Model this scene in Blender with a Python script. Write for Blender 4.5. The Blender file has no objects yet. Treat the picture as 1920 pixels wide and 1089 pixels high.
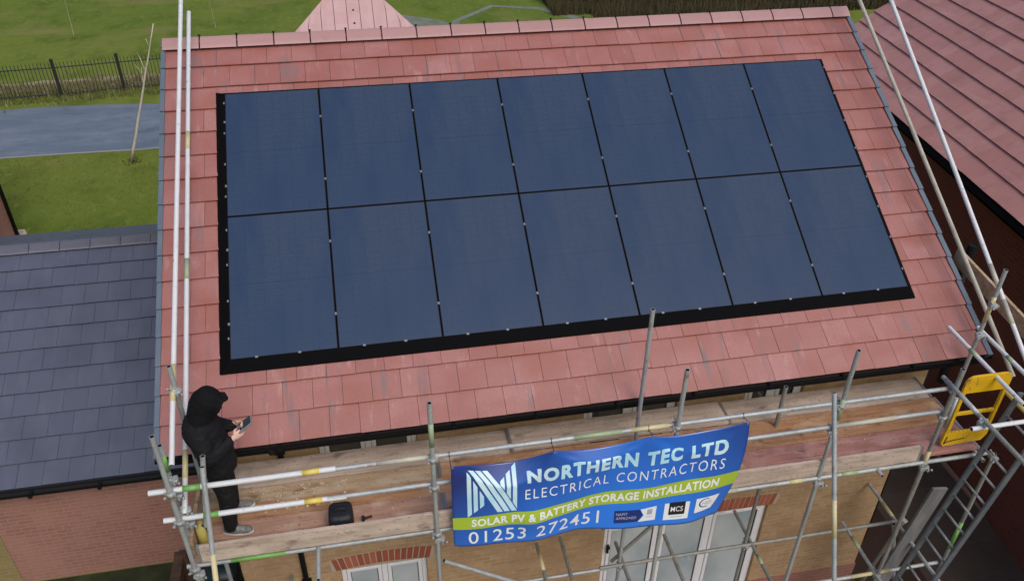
import bpy, bmesh, math, random
from mathutils import Vector, Matrix
R = math.radians
random.seed(7)
scn = bpy.context.scene
C = scn.collection

# ------------------------------------------------------------------ camera, sky, sun, exposure
GZ = -5.5                                   # ground level (z = 0 is the lower edge of the solar array)
cd = bpy.data.cameras.new('camera'); cam = bpy.data.objects.new('camera', cd); C.objects.link(cam)
cd.sensor_width = 36.0; cd.lens = 1557.32 / 1920 * 36.0; cd.clip_start = 0.1; cd.clip_end = 900
r0 = Vector((0.98192643, -0.1889235, 0.01133078)); r1 = Vector((-0.09858032, -0.56163864, -0.82148887))
r2 = Vector((0.16156236, 0.80552464, -0.57011197))
M = Matrix((r0, -r1, -r2)).transposed().to_4x4(); M.translation = Vector((1.60752, -7.32713, 5.72789))
cam.matrix_world = M
scn.camera = cam

w = bpy.data.worlds.new('World'); scn.world = w; w.use_nodes = True
wn = w.node_tree.nodes; sky = wn.new('ShaderNodeTexSky'); sky.sky_type = 'NISHITA'; sky.sun_disc = False
SUN_EL, SUN_AZ = 52, 158
sky.sun_elevation = R(SUN_EL); sky.sun_rotation = R(SUN_AZ); sky.dust_density = 4.0; sky.air_density = 1.0; sky.ozone_density = 1.0
w.node_tree.links.new(sky.outputs[0], wn['Background'].inputs[0]); wn['Background'].inputs[1].default_value = 0.105
sd = bpy.data.lights.new('sun', 'SUN'); sd.energy = 1.1; sd.angle = R(35); sd.color = (1, 0.95, 0.88)
so = bpy.data.objects.new('sun', sd); C.objects.link(so)
az = R(SUN_AZ); el = R(SUN_EL)
sdir = Vector((math.sin(az) * math.cos(el), math.cos(az) * math.cos(el), math.sin(el)))
so.rotation_euler = sdir.to_track_quat('Z', 'Y').to_euler(); so.location = (0, 0, 30)
scn.view_settings.view_transform = 'Standard'; scn.view_settings.look = 'None'
scn.view_settings.exposure = 0.22; scn.view_settings.gamma = 1.0

# ------------------------------------------------------------------ materials
def mat(name, col, rough=0.7, metal=0.0, spec=0.5, var=None, noise=None, bump=None, island=None, coat=0.0):
    """noise: (scale xyz, colour2, low, high, detail) ; island: (colour a, colour b, c ...) ; bump: (scale xyz, strength)"""
    m = bpy.data.materials.new(name); m.use_nodes = True
    nt = m.node_tree; n = nt.nodes; L = nt.links; b = n['Principled BSDF']
    b.inputs['Roughness'].default_value = rough; b.inputs['Metallic'].default_value = metal
    b.inputs['Specular IOR Level'].default_value = spec; b.inputs['Coat Weight'].default_value = coat
    tc = n.new('ShaderNodeTexCoord')
    cur = None
    if island:
        g = n.new('ShaderNodeNewGeometry'); cr = n.new('ShaderNodeValToRGB'); cr.color_ramp.interpolation = 'LINEAR'
        e = cr.color_ramp.elements
        while len(e) < len(island): e.new(0.5)
        for i, c in enumerate(island): e[i].position = i / (len(island) - 1); e[i].color = (*c, 1)
        L.new(g.outputs['Random Per Island'], cr.inputs[0]); cur = cr.outputs[0]
    if noise:
        for nz in (noise if isinstance(noise, list) else [noise]):
            sc_, c2, lo, hi, det = nz
            mp = n.new('ShaderNodeMapping'); mp.inputs['Scale'].default_value = sc_; L.new(tc.outputs['Object'], mp.inputs[0])
            tx = n.new('ShaderNodeTexNoise'); tx.inputs['Scale'].default_value = 1; tx.inputs['Detail'].default_value = det; L.new(mp.outputs[0], tx.inputs[0])
            rp = n.new('ShaderNodeMapRange'); rp.inputs[1].default_value = lo; rp.inputs[2].default_value = hi; L.new(tx.outputs[0], rp.inputs[0])
            mx = n.new('ShaderNodeMix'); mx.data_type = 'RGBA'
            L.new(rp.outputs[0], mx.inputs[0])
            if cur: L.new(cur, mx.inputs[6])
            else: mx.inputs[6].default_value = (*col, 1)
            mx.inputs[7].default_value = (*c2, 1); cur = mx.outputs[2]
    if cur: L.new(cur, b.inputs['Base Color'])
    else: b.inputs['Base Color'].default_value = (*col, 1)
    if bump:
        mp = n.new('ShaderNodeMapping'); mp.inputs['Scale'].default_value = bump[0]; L.new(tc.outputs['Object'], mp.inputs[0])
        tx = n.new('ShaderNodeTexNoise'); tx.inputs['Scale'].default_value = 1; tx.inputs['Detail'].default_value = 4; L.new(mp.outputs[0], tx.inputs[0])
        bp = n.new('ShaderNodeBump'); bp.inputs['Strength'].default_value = bump[1]; bp.inputs['Distance'].default_value = 0.02
        L.new(tx.outputs[0], bp.inputs['Height']); L.new(bp.outputs[0], b.inputs['Normal'])
    return m

def brickmat(name, c1, c2, mortar, c3=None, flat=False):
    m = bpy.data.materials.new(name); m.use_nodes = True
    nt = m.node_tree; n = nt.nodes; L = nt.links; b = n['Principled BSDF']; b.inputs['Roughness'].default_value = 0.85
    tc = n.new('ShaderNodeTexCoord'); sp = n.new('ShaderNodeSeparateXYZ'); L.new(tc.outputs['Object'], sp.inputs[0])
    ad = n.new('ShaderNodeMath'); L.new(sp.outputs[0], ad.inputs[0]); L.new(sp.outputs[1], ad.inputs[1])
    cb = n.new('ShaderNodeCombineXYZ'); L.new(ad.outputs[0], cb.inputs[0]); L.new(sp.outputs[1 if flat else 2], cb.inputs[1])
    if flat: L.new(sp.outputs[0], cb.inputs[0])
    br = n.new('ShaderNodeTexBrick'); L.new(cb.outputs[0], br.inputs[0])
    br.inputs['Color1'].default_value = (*c1, 1); br.inputs['Color2'].default_value = (*c2, 1); br.inputs['Mortar'].default_value = (*mortar, 1)
    br.inputs['Scale'].default_value = 1.0
    if flat: br.inputs['Brick Width'].default_value = 0.6; br.inputs['Row Height'].default_value = 0.6; br.inputs['Mortar Size'].default_value = 0.008
    else: br.inputs['Brick Width'].default_value = 0.225; br.inputs['Row Height'].default_value = 0.075; br.inputs['Mortar Size'].default_value = 0.008
    br.inputs['Mortar Smooth'].default_value = 0.3; br.inputs['Bias'].default_value = 0.0
    cur = br.outputs[0]
    for sc_, amt, cc in ((2.2, 0.75, c3 or c2), (14.0, 0.5, c3 or c1)):
        tx = n.new('ShaderNodeTexNoise'); tx.inputs['Scale'].default_value = sc_; tx.inputs['Detail'].default_value = 5; L.new(tc.outputs['Object'], tx.inputs[0])
        rp = n.new('ShaderNodeMapRange'); rp.inputs[1].default_value = 0.45; rp.inputs[2].default_value = 0.72; rp.inputs[4].default_value = amt; L.new(tx.outputs[0], rp.inputs[0])
        mx = n.new('ShaderNodeMix'); mx.data_type = 'RGBA'; L.new(rp.outputs[0], mx.inputs[0]); L.new(cur, mx.inputs[6]); mx.inputs[7].default_value = (*cc, 1); cur = mx.outputs[2]
    L.new(cur, b.inputs['Base Color'])
    bp = n.new('ShaderNodeBump'); bp.inputs['Strength'].default_value = 0.35; bp.inputs['Distance'].default_value = 0.01; bp.invert = True
    L.new(br.outputs['Fac'], bp.inputs['Height']); L.new(bp.outputs[0], b.inputs['Normal'])
    return m

MT = {}
MT['tile'] = mat('red roof tile', (.4, .16, .14), 0.36, spec=0.85,
    island=[(.375, .150, .133), (.405, .174, .157), (.35, .136, .117), (.43, .198, .182), (.32, .122, .102), (.39, .164, .148), (.36, .143, .126)],
    noise=[((10, 1.0, 1.0), (.205, .150, .155), .58, .74, 3), ((13, 3, 3), (.50, .28, .26), .61, .82, 4), ((1.9, 2.6, 2.6), (.335, .118, .090), .44, .70, 5), ((70, 70, 70), (.27, .105, .095), .52, .8, 2)],
    bump=((60, 60, 60), 0.12))
MT['tile_under'] = mat('roof underlay', (.05, .018, .017), 0.9)
MT['slate'] = mat('slate roof tile', (.1, .11, .14), 0.48, spec=0.55,
    island=[(.080, .094, .142), (.087, .101, .149), (.077, .090, .138), (.092, .105, .153), (.084, .097, .145)],
    noise=[((6, 2, 2), (.115, .122, .170), .54, .80, 4), ((1.2, 1.2, 1.2), (.062, .073, .112), .48, .75, 5), ((40, 40, 40), (.09, .095, .12), .55, .9, 2)], bump=((50, 50, 50), 0.1))
MT['ridge'] = mat('red ridge tile', (.5, .3, .29), 0.42, spec=.7, island=[(.48, .275, .268), (.51, .30, .295), (.46, .258, .25)], noise=((7, 7, 7), (.44, .25, .245), .55, .85, 4))
MT['slate_ridge'] = mat('slate ridge tile', (.14, .15, .19), 0.5, island=[(.135, .145, .20), (.155, .163, .215)], noise=((8, 8, 8), (.11, .12, .15), .5, .8, 3))
MT['verge'] = mat('verge strip grey plastic', (.11, .15, .20), 0.45, noise=((3, 3, 3), (.15, .18, .23), .4, .8, 2))
MT['black'] = mat('black plastic', (.007, .007, .008), 0.7, spec=0.25)
MT['skirt'] = mat('black powder coated skirt', (.004, .004, .005), 0.85, spec=0.08)
MT['glass_pv'] = mat('solar glass', (.030, .054, .110), 0.13, spec=0.5,
    noise=[((.55, .7, .7), (.042, .063, .110), .38, .66, 4), ((3, 1.0, 1.0), (.024, .047, .103), .45, .7, 4), ((40, 160, 160), (.024, .046, .096), .42, .70, 2)])
MT['clamp'] = mat('clamp metal', (.20, .22, .26), 0.45, metal=0.4)
MT['buff'] = brickmat('buff brick', (.50, .335, .18), (.40, .25, .125), (.45, .36, .25), (.34, .21, .11))
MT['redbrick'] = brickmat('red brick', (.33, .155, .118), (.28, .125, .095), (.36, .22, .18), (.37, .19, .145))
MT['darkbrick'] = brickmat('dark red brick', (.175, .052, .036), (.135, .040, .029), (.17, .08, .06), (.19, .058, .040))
MT['soldier'] = brickmat('soldier brick', (.40, .10, .05), (.34, .08, .042), (.5, .4, .3), (.42, .12, .06))
MT['mortar'] = mat('mortar', (.45, .38, .30), 0.95)
MT['upvc'] = mat('white upvc', (.80, .81, .84), 0.35)
MT['pane'] = mat('window glass', (.33, .41, .46), 0.04, spec=0.9, coat=0.6, noise=((1.1, 1.1, .8), (.54, .61, .64), .36, .62, 4))  # pale mottling paints sky reflections and dim interior into the glass colour
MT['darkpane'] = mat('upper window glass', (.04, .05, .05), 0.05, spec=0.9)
MT['galv'] = mat('galvanised tube', (.40, .43, .44), 0.5, metal=0.25, noise=[((9, 9, 3), (.27, .29, .30), .45, .75, 4), ((30, 30, 30), (.52, .55, .56), .56, .8, 3), ((7, 7, 7), (.30, .22, .15), .62, .74, 5)])
MT['galvdark'] = mat('weathered tube', (.28, .29, .27), 0.55, metal=0.2, noise=[((9, 9, 3), (.19, .195, .175), .42, .75, 4), ((25, 25, 25), (.37, .37, .33), .58, .8, 3), ((6, 6, 6), (.24, .16, .10), .60, .74, 5)])
MT['ladder'] = mat('blue grey ladder steel', (.16, .185, .215), 0.45, metal=0.4, noise=((8, 8, 8), (.23, .25, .27), .45, .8, 4))
MT['white'] = mat('white painted tube', (.66, .68, .71), 0.4, noise=[((7, 7, 7), (.60, .62, .63), .5, .8, 4), ((16, 16, 16), (.42, .40, .36), .64, .74, 4)])
MT['cream'] = mat('cream tube', (.50, .48, .40), 0.45, noise=((7, 7, 7), (.36, .35, .30), .45, .8, 4))
MT['yband'] = mat('yellow band paint', (.72, .56, .11), 0.5, noise=((20, 20, 20), (.62, .56, .30), .5, .8, 3))
MT['gpale'] = mat('worn green paint', (.30, .40, .22), 0.5, noise=((20, 20, 20), (.38, .41, .33), .42, .7, 3))
MT['ypale'] = mat('worn yellow paint', (.60, .53, .28), 0.5, noise=((20, 20, 20), (.52, .50, .38), .45, .75, 3))
MT['gband'] = mat('green band paint', (.17, .42, .09), 0.5, noise=((20, 20, 20), (.26, .42, .22), .5, .8, 3))
MT['gate'] = mat('yellow gate paint', (.72, .43, .012), 0.4, noise=[((6, 6, 6), (.58, .33, .015), .5, .8, 5), ((18, 18, 9), (.30, .19, .05), .60, .72, 5)])
MT['hole'] = mat('tube bore', (.01, .01, .012), 0.9)
def wood(name, a, b_, c_):
    return mat(name, a, 0.85, noise=[((1.6, 22, 22), b_, .38, .64, 6), ((2.6, 5, 5), c_, .50, .70, 6), ((4.5, 9, 9), tuple(q * .55 for q in b_), .60, .74, 6), ((26, 40, 40), tuple(q * .7 for q in b_), .60, .72, 3)], bump=((3, 60, 60), 0.25))
MT['w_grey'] = wood('grey board', (.52, .415, .34), (.39, .305, .25), (.60, .49, .41))
MT['w_orange'] = wood('orange board', (.46, .245, .125), (.32, .165, .09), (.52, .35, .22))
MT['w_pink'] = wood('pink board', (.50, .295, .21), (.36, .205, .15), (.57, .40, .31))
MT['w_red'] = wood('red board', (.44, .215, .185), (.31, .145, .125), (.49, .30, .265))
MT['w_tan'] = wood('tan board', (.47, .34, .22), (.34, .235, .145), (.52, .42, .31))
MT['w_fence'] = wood('brown fence board', (.075, .036, .022), (.05, .024, .016), (.11, .06, .036))
MT['end'] = mat('board end band', (.45, .46, .47), 0.4, metal=0.7)
MT['grass'] = mat('lawn grass', (.115, .165, .026), 0.95, spec=0.1,
    noise=[((.16, .11, 1), (.150, .185, .034), .38, .62, 6), ((1.1, .8, 1), (.085, .125, .020), .47, .72, 7), ((5, 3, 1), (.18, .21, .055), .55, .8, 7), ((.25, .5, 1), (.20, .185, .07), .56, .76, 8)],
    bump=((14, 14, 1), 0.8))
MT['tarmac'] = mat('wet tarmac', (.125, .160, .215), 0.25, noise=[((.9, 3.2, 1), (.075, .10, .14), .58, .74, 6), ((.5, 1.8, 1), (.18, .215, .27), .40, .66, 6), ((2, 3, 1), (.12, .145, .185), .5, .75, 6), ((30, 30, 1), (.11, .13, .15), .55, .8, 3)], bump=((60, 60, 1), 0.3))
MT['fieldpath'] = mat('worn field path', (.17, .19, .17), 0.8, noise=[((2, 2, 1), (.13, .155, .075), .42, .7, 6), ((9, 9, 1), (.22, .24, .23), .5, .8, 5)])
MT['kerb'] = mat('kerb concrete', (.28, .28, .27), 0.9)
MT['paving'] = brickmat('alley paving', (.098, .074, .058), (.082, .060, .047), (.108, .085, .069), (.065, .045, .034), flat=True)
MT['soil'] = mat('dark brown ground', (.050, .026, .018), 0.95, noise=[((1.3, 1.3, 1), (.036, .020, .014), .4, .7, 5), ((6, 6, 1), (.075, .047, .033), .6, .85, 5)], bump=((9, 9, 1), 0.6))  # brown for the band beside the house and for the sapling soil
MT['slab'] = mat('sandy slab', (.22, .155, .09), 0.9, noise=((2, 2, 1), (.13, .09, .055), .4, .7, 5))
MT['edging'] = mat('pink edging', (.33, .20, .155), 0.85)
MT['railing'] = mat('black railing paint', (.022, .024, .022), 0.5)
MT['bark'] = mat('pale sapling bark', (.62, .55, .48), 0.8, noise=((6, 6, 2), (.45, .36, .29), .5, .8, 4))
MT['cane'] = mat('pale cane', (.30, .34, .24), 0.8)
MT['hedge'] = mat('bare hedge twigs', (.06, .045, .025), 0.95, island=[(.05, .038, .02), (.09, .068, .035), (.035, .028, .018), (.065, .062, .024), (.11, .085, .05)])
MT['reed'] = mat('dry long grass', (.25, .20, .10), 0.95, island=[(.27, .22, .13), (.20, .19, .08), (.36, .29, .20), (.14, .17, .045)])
MT['brush'] = mat('brown undergrowth', (.09, .07, .035), 0.95, island=[(.085, .065, .03), (.05, .042, .02), (.12, .095, .045), (.07, .075, .025)])
MT['blade'] = mat('grass tufts', (.08, .11, .02), 0.95, island=[(.16, .21, .034), (.20, .235, .05), (.125, .17, .028), (.23, .245, .08)])
MT['coat'] = mat('black padded coat', (.0075, .0075, .0095), 0.78, spec=0.25, bump=((14, 14, 30), 0.5))
MT['hood'] = mat('black fleece hood', (.007, .007, .0085), 0.9, spec=0.15, bump=((30, 30, 30), 0.4))
MT['trouser'] = mat('black trousers', (.009, .009, .011), 0.7, spec=0.3, bump=((18, 18, 8), 0.4))
MT['skin'] = mat('skin', (.66, .43, .35), 0.5, noise=((30, 30, 30), (.52, .29, .22), .5, .8, 2))
MT['shoe'] = mat('grey trainer', (.16, .16, .16), 0.8, noise=((30, 30, 30), (.27, .27, .26), .45, .7, 3))
MT['sole'] = mat('white sole', (.62, .61, .57), 0.7)
MT['rubber'] = mat('black rubber', (.012, .012, .013), 0.7)
MT['eye'] = mat('dark eye', (.02, .015, .01), 0.3)
MT['lip'] = mat('lips', (.42, .18, .15), 0.5)
MT['hand_grey'] = mat('grey handset', (.20, .20, .22), 0.45)
MT['screen'] = mat('dark screen', (.012, .013, .017), 0.12)
MT['bag'] = mat('black bag fabric', (.012, .013, .018), 0.6, bump=((40, 40, 40), 0.4))
MT['ybox'] = mat('yellow plastic', (.55, .46, .13), 0.5)
MT['bin'] = mat('dark bin plastic', (.012, .026, .030), 0.4)
MT['bwhite'] = mat('banner white print', (.86, .90, .93), 0.45)
MT['bpale'] = mat('banner pale blue print', (.42, .76, .93), 0.45, noise=((3, 3, 3), (.66, .87, .95), .35, .65, 2))
MT['bgreen'] = mat('banner lime print', (.40, .55, .045), 0.45)
MT['bnavy'] = mat('banner navy print', (.012, .035, .20), 0.45)
MT['bblack'] = mat('banner black print', (.014, .014, .018), 0.45)
MT['bgrey'] = mat('banner grey print', (.42, .44, .58), 0.45)
MT['rope'] = mat('black cord', (.02, .02, .02), 0.8)
MT['chip'] = mat('wood chips', (.62, .48, .30), 0.9, island=[(.62, .48, .30), (.70, .60, .45), (.5, .33, .18)])

def banner_mat():
    m = bpy.data.materials.new('banner vinyl'); m.use_nodes = True; nt = m.node_tree; n = nt.nodes; L = nt.links; b = n['Principled BSDF']
    b.inputs['Roughness'].default_value = 0.30; b.inputs['Specular IOR Level'].default_value = 0.95
    tc = n.new('ShaderNodeTexCoord'); sp = n.new('ShaderNodeSeparateXYZ'); L.new(tc.outputs['UV'], sp.inputs[0])
    mr = n.new('ShaderNodeMath'); mr.operation = 'MULTIPLY_ADD'; L.new(sp.outputs[1], mr.inputs[0]); mr.inputs[1].default_value = 0.75
    f = n.new('ShaderNodeMath'); f.operation = 'MULTIPLY_ADD'; L.new(sp.outputs[0], f.inputs[0]); f.inputs[1].default_value = -1.2; f.inputs[2].default_value = 0.75
    ab = n.new('ShaderNodeMath'); ab.operation = 'ABSOLUTE'; L.new(f.outputs[0], ab.inputs[0])
    iv = n.new('ShaderNodeMath'); iv.operation = 'SUBTRACT'; iv.inputs[0].default_value = 0.55; L.new(ab.outputs[0], iv.inputs[1]); L.new(iv.outputs[0], mr.inputs[2])
    cr = n.new('ShaderNodeValToRGB'); e = cr.color_ramp.elements; e[0].position = 0.0; e[0].color = (.010, .032, .21, 1); e[1].position = 1.0; e[1].color = (.022, .225, .92, 1)
    L.new(mr.outputs[0], cr.inputs[0]); L.new(cr.outputs[0], b.inputs['Base Color'])
    return m
MT['vinyl'] = banner_mat()

# ------------------------------------------------------------------ helpers
class MB:
    def __init__(s): s.v = []; s.f = []; s.mi = []; s.smooth = []
    def quad(s, *p, mi=0):
        k = len(s.v); s.v += [tuple(q) for q in p]; s.f.append(tuple(range(k, k + len(p)))); s.mi.append(mi); s.smooth.append(False)
    def hexa(s, p, mi=0, skip=()):
        """8 points: bottom loop 0-3, top loop 4-7"""
        k = len(s.v); s.v += [tuple(q) for q in p]
        for i, f in enumerate(((3, 2, 1, 0), (4, 5, 6, 7), (0, 1, 5, 4), (1, 2, 6, 5), (2, 3, 7, 6), (3, 0, 4, 7))):
            if i in skip: continue
            s.f.append(tuple(k + a for a in f)); s.mi.append(mi); s.smooth.append(False)
    def box(s, x0, x1, y0, y1, z0, z1, mi=0):
        s.hexa([(x0, y0, z0), (x1, y0, z0), (x1, y1, z0), (x0, y1, z0), (x0, y0, z1), (x1, y0, z1), (x1, y1, z1), (x0, y1, z1)], mi)
    def obox(s, c, ax, ay, az_, mi=0):
        c = Vector(c); ax = Vector(ax); ay = Vector(ay); az_ = Vector(az_)
        s.hexa([c - ax - ay - az_, c + ax - ay - az_, c + ax + ay - az_, c - ax + ay - az_, c - ax - ay + az_, c + ax - ay + az_, c + ax + ay + az_, c - ax + ay + az_], mi)
    def rings(s, rings, mi=0, cap0=True, cap1=True, smooth=True):
        k = len(s.v); n = len(rings[0])
        for r in rings: s.v += [tuple(q) for q in r]
        for i in range(len(rings) - 1):
            for j in range(n):
                a = k + i * n + j; b = k + i * n + (j + 1) % n
                s.f.append((a, b, b + n, a + n)); s.mi.append(mi); s.smooth.append(smooth)
        if cap0: s.f.append(tuple(k + j for j in range(n - 1, -1, -1))); s.mi.append(mi); s.smooth.append(False)
        if cap1: s.f.append(tuple(k + (len(rings) - 1) * n + j for j in range(n))); s.mi.append(mi); s.smooth.append(False)
    def tube(s, p0, p1, r, r1=None, n=14, mi=0, cap=True, hollow=None):
        p0 = Vector(p0); p1 = Vector(p1); d = (p1 - p0).normalized(); r1 = r if r1 is None else r1
        a = d.orthogonal().normalized(); b = d.cross(a)
        cs = [(math.cos(2 * math.pi * i / n), math.sin(2 * math.pi * i / n)) for i in range(n)]
        ring = lambda c, q: [c + a * (x * q) + b * (y * q) for x, y in cs]
        s.rings([ring(p0, r), ring(p1, r1)], mi, cap and hollow is None, cap and hollow is None)
        if hollow is not None:
            for c, sg in ((p0, 1), (p1, -1)):
                q = r if sg == 1 else r1
                s.rings([ring(c, q), ring(c, q * .8)], mi, False, False)
                s.rings([ring(c, q * .8), ring(c + d * (sg * .12), q * .8)], hollow, False, True)
    def path(s, pts, rad, n=8, mi=0):
        pts = [Vector(p) for p in pts]; rs = []
        for i, p in enumerate(pts):
            d = (pts[min(i + 1, len(pts) - 1)] - pts[max(i - 1, 0)]).normalized()
            if i == 0: a = d.orthogonal().normalized()
            else: a = (a - d * a.dot(d)).normalized()
            b = d.cross(a); q = rad if isinstance(rad, (int, float)) else rad[i]
            rs.append([p + a * (math.cos(2 * math.pi * k / n) * q) + b * (math.sin(2 * math.pi * k / n) * q) for k in range(n)])
        s.rings(rs, mi)
    def build(s, name, mats, parent=None, smooth=None, uv=None):
        me = bpy.data.meshes.new(name); me.from_pydata(s.v, [], s.f)
        for m in (mats if isinstance(mats, (list, tuple)) else [mats]): me.materials.append(m)
        me.polygons.foreach_set('material_index', s.mi)
        me.polygons.foreach_set('use_smooth', s.smooth if smooth is None else [smooth] * len(s.f))
        me.update()
        o = bpy.data.objects.new(name, me); C.objects.link(o)
        if parent: setpar(o, parent)
        return o
def setpar(o, p):
    o.parent = p
    def wm(q): return q.matrix_basis if q.parent is None else wm(q.parent) @ q.matrix_parent_inverse @ q.matrix_basis
    o.matrix_parent_inverse = wm(p).inverted()
def tag(o, label=None, cat=None, group=None, kind=None):
    if label: o['label'] = label
    if cat: o['category'] = cat
    if group: o['group'] = group
    if kind: o['kind'] = kind
    return o
def thing(name, label, cat, loc=(0, 0, 0), group=None):
    o = bpy.data.objects.new(name, None); C.objects.link(o); o.location = loc; o.empty_display_size = 0.2
    return tag(o, label, cat, group)
def bevel(o, wd, seg=2):
    md = o.modifiers.new('bevel', 'BEVEL'); md.width = wd; md.segments = seg; md.limit_method = 'ANGLE'; md.angle_limit = R(35)
    return o

# roof plane frame -----------------------------------------------------------
PT = R(30.4633); CP, SP = math.cos(PT), math.sin(PT)
def roofp(u, v, h=0.0):
    """u along the ridge, v up the slope, h above the solar glass plane"""
    return Vector((u, v * CP - h * SP, v * SP + h * CP))

def tiles(mb, frame, u0, u1, v0, gauge, n, wd, base, off0=0.0, clip=None, jit=0.0025, vtop=None, bond=True):
    """individually modelled interlocking tiles: frame(u, v, h) gives the point"""
    for k in range(n):
        va = v0 + k * gauge; vb = va + gauge + 0.012
        if vtop is not None and va >= vtop - .02: break
        if vtop is not None: vb = min(vb, vtop)
        a = u0 - (wd / 2 if (k % 2 and bond) else 0) + off0
        while a < u1 - 1e-4:
            x0 = max(a, u0); x1 = min(a + wd, u1); a += wd
            if x1 - x0 < 0.02: continue
            if clip:
                cl = clip(va, x0, x1)
                if cl is None: continue
                x0, x1 = cl
            j = random.uniform(-jit, jit); t = random.uniform(-jit, jit); g = 0.0020
            hb = base + 0.036 + j; ht = base + 0.004
            e = random.uniform(-.003, .003)
            mb.hexa([frame(x0 + g, va + e, hb - .016), frame(x1 - g, va + e, hb - .016 + t), frame(x1 - g, vb, base - .010), frame(x0 + g, vb, base - .010),
                     frame(x0 + g, va + e, hb), frame(x1 - g, va + e, hb + t), frame(x1 - g, vb, ht + t), frame(x0 + g, vb, ht)])

def half_round(mb, p0, p1, up, side, r, n=8, flat=.62, thick=0.014):
    """half-round ridge tile shell from p0 to p1"""
    p0 = Vector(p0); p1 = Vector(p1); up = Vector(up); side = Vector(side)
    def arc(c, q): return [c + side * (q * (1 - 2 * i / n)) + up * (q * flat * (1 - abs(1 - 2 * i / n) ** 1.35)) for i in range(n + 1)]
    o0, o1 = arc(p0, r), arc(p1, r * 1.0); i0, i1 = arc(p0, r - thick), arc(p1, r - thick)
    k = len(mb.v); mb.v += [tuple(q) for q in o0 + o1 + i0 + i1]; m = n + 1
    for i in range(n):
        mb.f.append((k + i, k + i + 1, k + m + i + 1, k + m + i)); mb.mi.append(0); mb.smooth.append(True)
        for a, b in ((0, 2 * m), (m, 3 * m)):
            mb.f.append((k + a + i, k + a + i + 1, k + b + i + 1, k + b + i)); mb.mi.append(0); mb.smooth.append(False)

def wall_open(mb, x0, x1, z0, z1, y, th, openings):
    """front wall slab in a y plane with rectangular openings (x0,x1,z0,z1)"""
    xs = sorted({x0, x1, *[o[0] for o in openings], *[o[1] for o in openings]})
    zs = sorted({z0, z1, *[o[2] for o in openings], *[o[3] for o in openings]})
    inside = lambda cx, cz: any(o[0] < cx < o[1] and o[2] < cz < o[3] for o in openings)
    for i in range(len(xs) - 1):
        for j in range(len(zs) - 1):
            if inside((xs[i] + xs[i + 1]) / 2, (zs[j] + zs[j + 1]) / 2): continue
            mb.quad((xs[i], y, zs[j]), (xs[i + 1], y, zs[j]), (xs[i + 1], y, zs[j + 1]), (xs[i], y, zs[j + 1]))
    for a, b, c, d in openings:
        mb.quad((a, y, c), (a, y, d), (a, y + th, d), (a, y + th, c)); mb.quad((b, y, c), (b, y + th, c), (b, y + th, d), (b, y, d))
        mb.quad((a, y, d), (b, y, d), (b, y + th, d), (a, y + th, d)); mb.quad((a, y, c), (a, y + th, c), (b, y + th, c), (b, y, c))

# ------------------------------------------------------------------ the ground
def sheet(name, pts, z, m, kind='structure', label=None):
    mb = MB(); mb.quad(*[(x, y, z) for x, y in pts]); o = mb.build(name, m); tag(o, label, kind=kind); return o
sheet('ground', [(-260, -120), (260, -120), (260, 420), (-260, 420)], GZ, MT['grass'], label='green lawn and field grass around the houses')
def ribbon(name, left, right, z, m, th=0.0, label=None):
    mb = MB()
    for i in range(len(left) - 1):
        mb.quad((*left[i], z), (*right[i], z), (*right[i + 1], z), (*left[i + 1], z))
    o = mb.build(name, m); tag(o, label, kind='structure'); return o
rs = [(-40, 15.6, 19.4), (-20, 17.2, 21.0), (-12, 17.9, 21.95), (-9, 18.15, 22.1), (-7, 18.15, 22.0), (-5, 18.1, 21.75), (-3, 18.3, 21.8), (6, 19.5, 23), (30, 22, 26)]
ribbon('road', [(x, a) for x, a, b in rs], [(x, b) for x, a, b in rs], GZ + .004, MT['tarmac'], label='wet blue grey tarmac lane crossing behind the houses')
ribbon('kerb', [(x, a - .10) for x, a, b in rs], [(x, a) for x, a, b in rs], GZ + .008, MT['kerb'], label='thin pale edging along the near side of the lane')
ribbon('path', [(3.2, 28.9), (3.9, 30.2), (3.6, 30.75)], [(6.4, 28.6), (5.6, 29.8), (3.75, 30.95)], GZ + .004, MT['fieldpath'], label='short grey footpath on the field')
ribbon('path', [(5.6, 27.4), (6.15, 29.6), (8.2, 31.7), (10.5, 31.0), (12, 29.2)], [(6.0, 27.4), (6.45, 29.45), (8.3, 31.4), (10.3, 30.65), (11.5, 29.0)], GZ + .008, MT['fieldpath'], label='bent grey footpath on the field beside the hedge')
sheet('paving', [(8.55, -12), (11.6, -12), (11.6, 14), (8.55, 14)], GZ + .004, MT['paving'], label='dark wet slabs in the passage between the houses')
sheet('patio', [(-2.2, -12), (8.55, -12), (8.55, -.15), (-2.2, -.15)], GZ + .004, MT['slab'], label='sandy paving in front of the house')
sheet('soil', [(8.62, -.9), (9.75, -1.2), (9.95, 14), (8.62, 14)], GZ + .008, MT['soil'], label='dark brown ground strip along the house side')  # darker brown band laid over the paving beside the house wall
sheet('patio', [(-8.6, 11.0), (-6.9, 11.0), (-6.55, 12.0), (-7.25, 13.5), (-8.6, 13.5)], GZ + .004, mat('pale slab', (.45, .38, .30), .9), label='pale slab beside the brick corner beyond the garage')
mb = MB(); mb.box(11.50, 11.58, -8, 13, GZ - .1, GZ + .06)
tag(bevel(mb.build('kerb', MT['edging']), .015), 'pink concrete edging at the foot of the dark red wall', kind='structure')

sheet('garden_shade', [(-7.5, -4), (-1.42, -4), (-1.42, 1.98), (-7.5, 1.98)], GZ + .006, mat('painted grass shade', (.018, .024, .008), .95, noise=[((3, 3, 1), (.035, .045, .012), .45, .7, 6), ((9, 9, 1), (.012, .012, .006), .5, .8, 5)], bump=((12, 12, 1), .8)), label='grass in front of the outbuilding wall, painted dark for shade')  # shade by the wall painted as a darker sheet over the grass
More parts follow.
